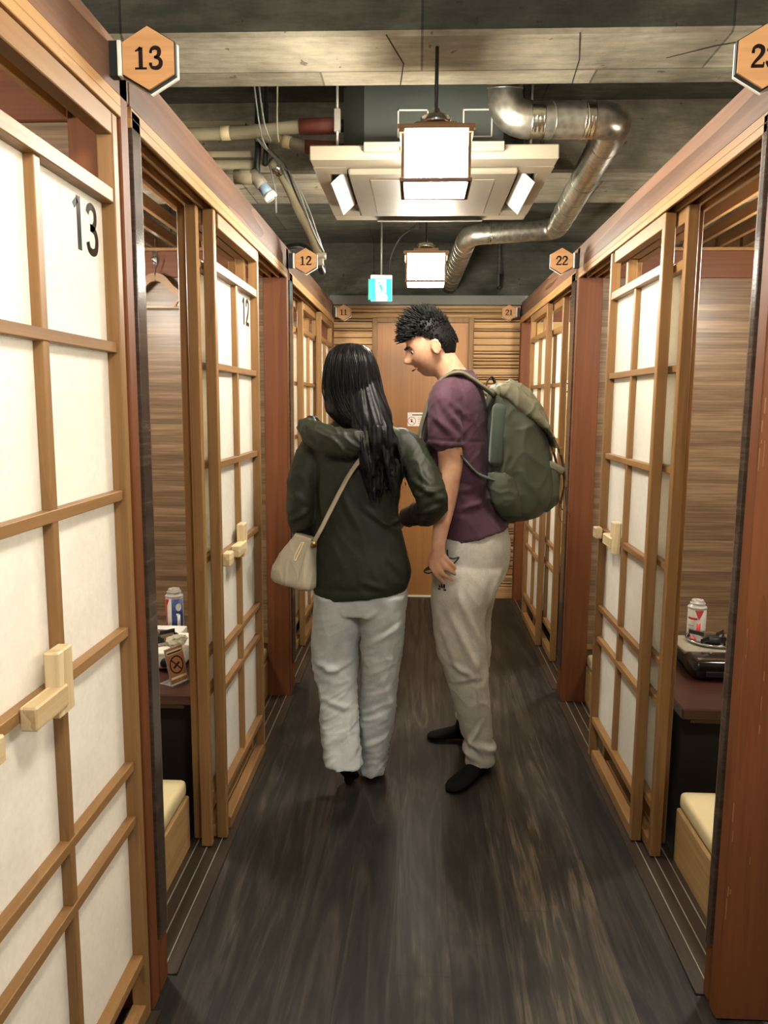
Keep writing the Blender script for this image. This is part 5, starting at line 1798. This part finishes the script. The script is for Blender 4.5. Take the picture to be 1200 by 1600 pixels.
# side pocket and lower side strap
m = MB()
loft(m, [(.315, 2.945, 1.245, .045, .012), (.325, 2.938, 1.20, .056, .020), (.345, 2.938, 1.13, .055, .022), (.365, 2.945, 1.075, .04, .015)], 4, p=2.4)
solid('side_pocket', K, m, 'packcloth', .0052, 2, folds(20, .003, seed=51))
# leather straps with buckles
for yy in (3.0, 3.16):
    m = MB(); m.tube(crom([(.508, yy, 1.395), (.538, yy, 1.345), (.560, yy, 1.290), (.570, yy, 1.235), (.572, yy, 1.175), (.560, yy, 1.12)], 5), .014, 8, flat=.35)
    s_ = m.build('leather_strap', 'leather', K, smooth=True, world=True)
    for z_, x_ in ((1.322, .553), (1.200, .576)):
        m = MB()
        for q in ((-.014, .003), (.011, .003)):
            m.box(x_ - .006, x_ + .006, yy + q[0], yy + q[0] + q[1], z_ - .012, z_ + .012)
        m.box(x_ - .006, x_ + .006, yy - .014, yy + .014, z_ + .010, z_ + .013); m.box(x_ - .006, x_ + .006, yy - .014, yy + .014, z_ - .013, z_ - .010)
        m.b.transform(Matrix.Translation(-K.location)); m.build('buckle', 'brass', s_)
    m = MB(); m.tube(crom([(.560, yy, 1.24), (.578, yy, 1.21), (.580, yy, 1.14), (.592, yy, 1.085), (.604, yy, 1.072)], 5), .0028, 6); m.build('cord', 'leather', K, smooth=True, world=True)
m = MB(); m.tube(crom([(.556, 2.99, 1.125), (.552, 2.985, 1.09), (.562, 2.985, 1.055), (.578, 2.985, 1.045)], 5), .005, 6, flat=.4); m.build('strap_tail', 'leather', K, smooth=True, world=True)
# shoulder straps
for q, yc in ((-1, 2.955), (1, 3.205)):
    m = MB()
    pth = crom([(0.290, yc + .03 * -q, 1.532), (0.258, yc, 1.556), (0.211, yc, 1.590), (0.160, yc, 1.616), (0.108, yc, 1.604), (0.068, yc, 1.560), (0.034, yc, 1.470), (0.012, yc, 1.38), (.02, yc + .01 * q, 1.30), (.07, yc + .045 * q, 1.29)], 5)
    rr = []
    for i, p_ in enumerate(pth):
        a_ = Vector(pth[max(0, i - 1)]); b_ = Vector(pth[min(len(pth) - 1, i + 1)])
        t_ = (b_ - a_).normalized(); n_ = t_.cross(Vector((0, 1, 0))).normalized()
        rr.append([Vector(p_) + Vector((0, .031 * math.cos(2 * PI * j / 14), 0)) + n_ * (.0085 * math.sin(2 * PI * j / 14)) for j in range(14)])
    m.rings(rr)
    m.build('shoulder_strap', 'packlid', K, smooth=True, world=True)
    ys = 2.892 if q < 0 else 3.268
    m = MB(); m.tube(crom([(.07, ys, 1.40 - .06), (0.128, ys - .004 * q, 1.345), (0.174, ys, 1.298), (0.232, ys + .02 * -q, 1.240), (0.300, ys + .05 * -q, 1.215)], 5), .016, 10, flat=.3)
    m.build('lower_strap', 'packpanel', K, smooth=True, world=True)
m = MB(); m.tube(crom([(.262, 3.05, 1.556), (.272, 3.055, 1.592), (.288, 3.065, 1.604), (.300, 3.07, 1.585), (.304, 3.07, 1.556)], 5), .007, 8, flat=.5)
m.build('grab_handle', 'darkbox', K, smooth=True, world=True)
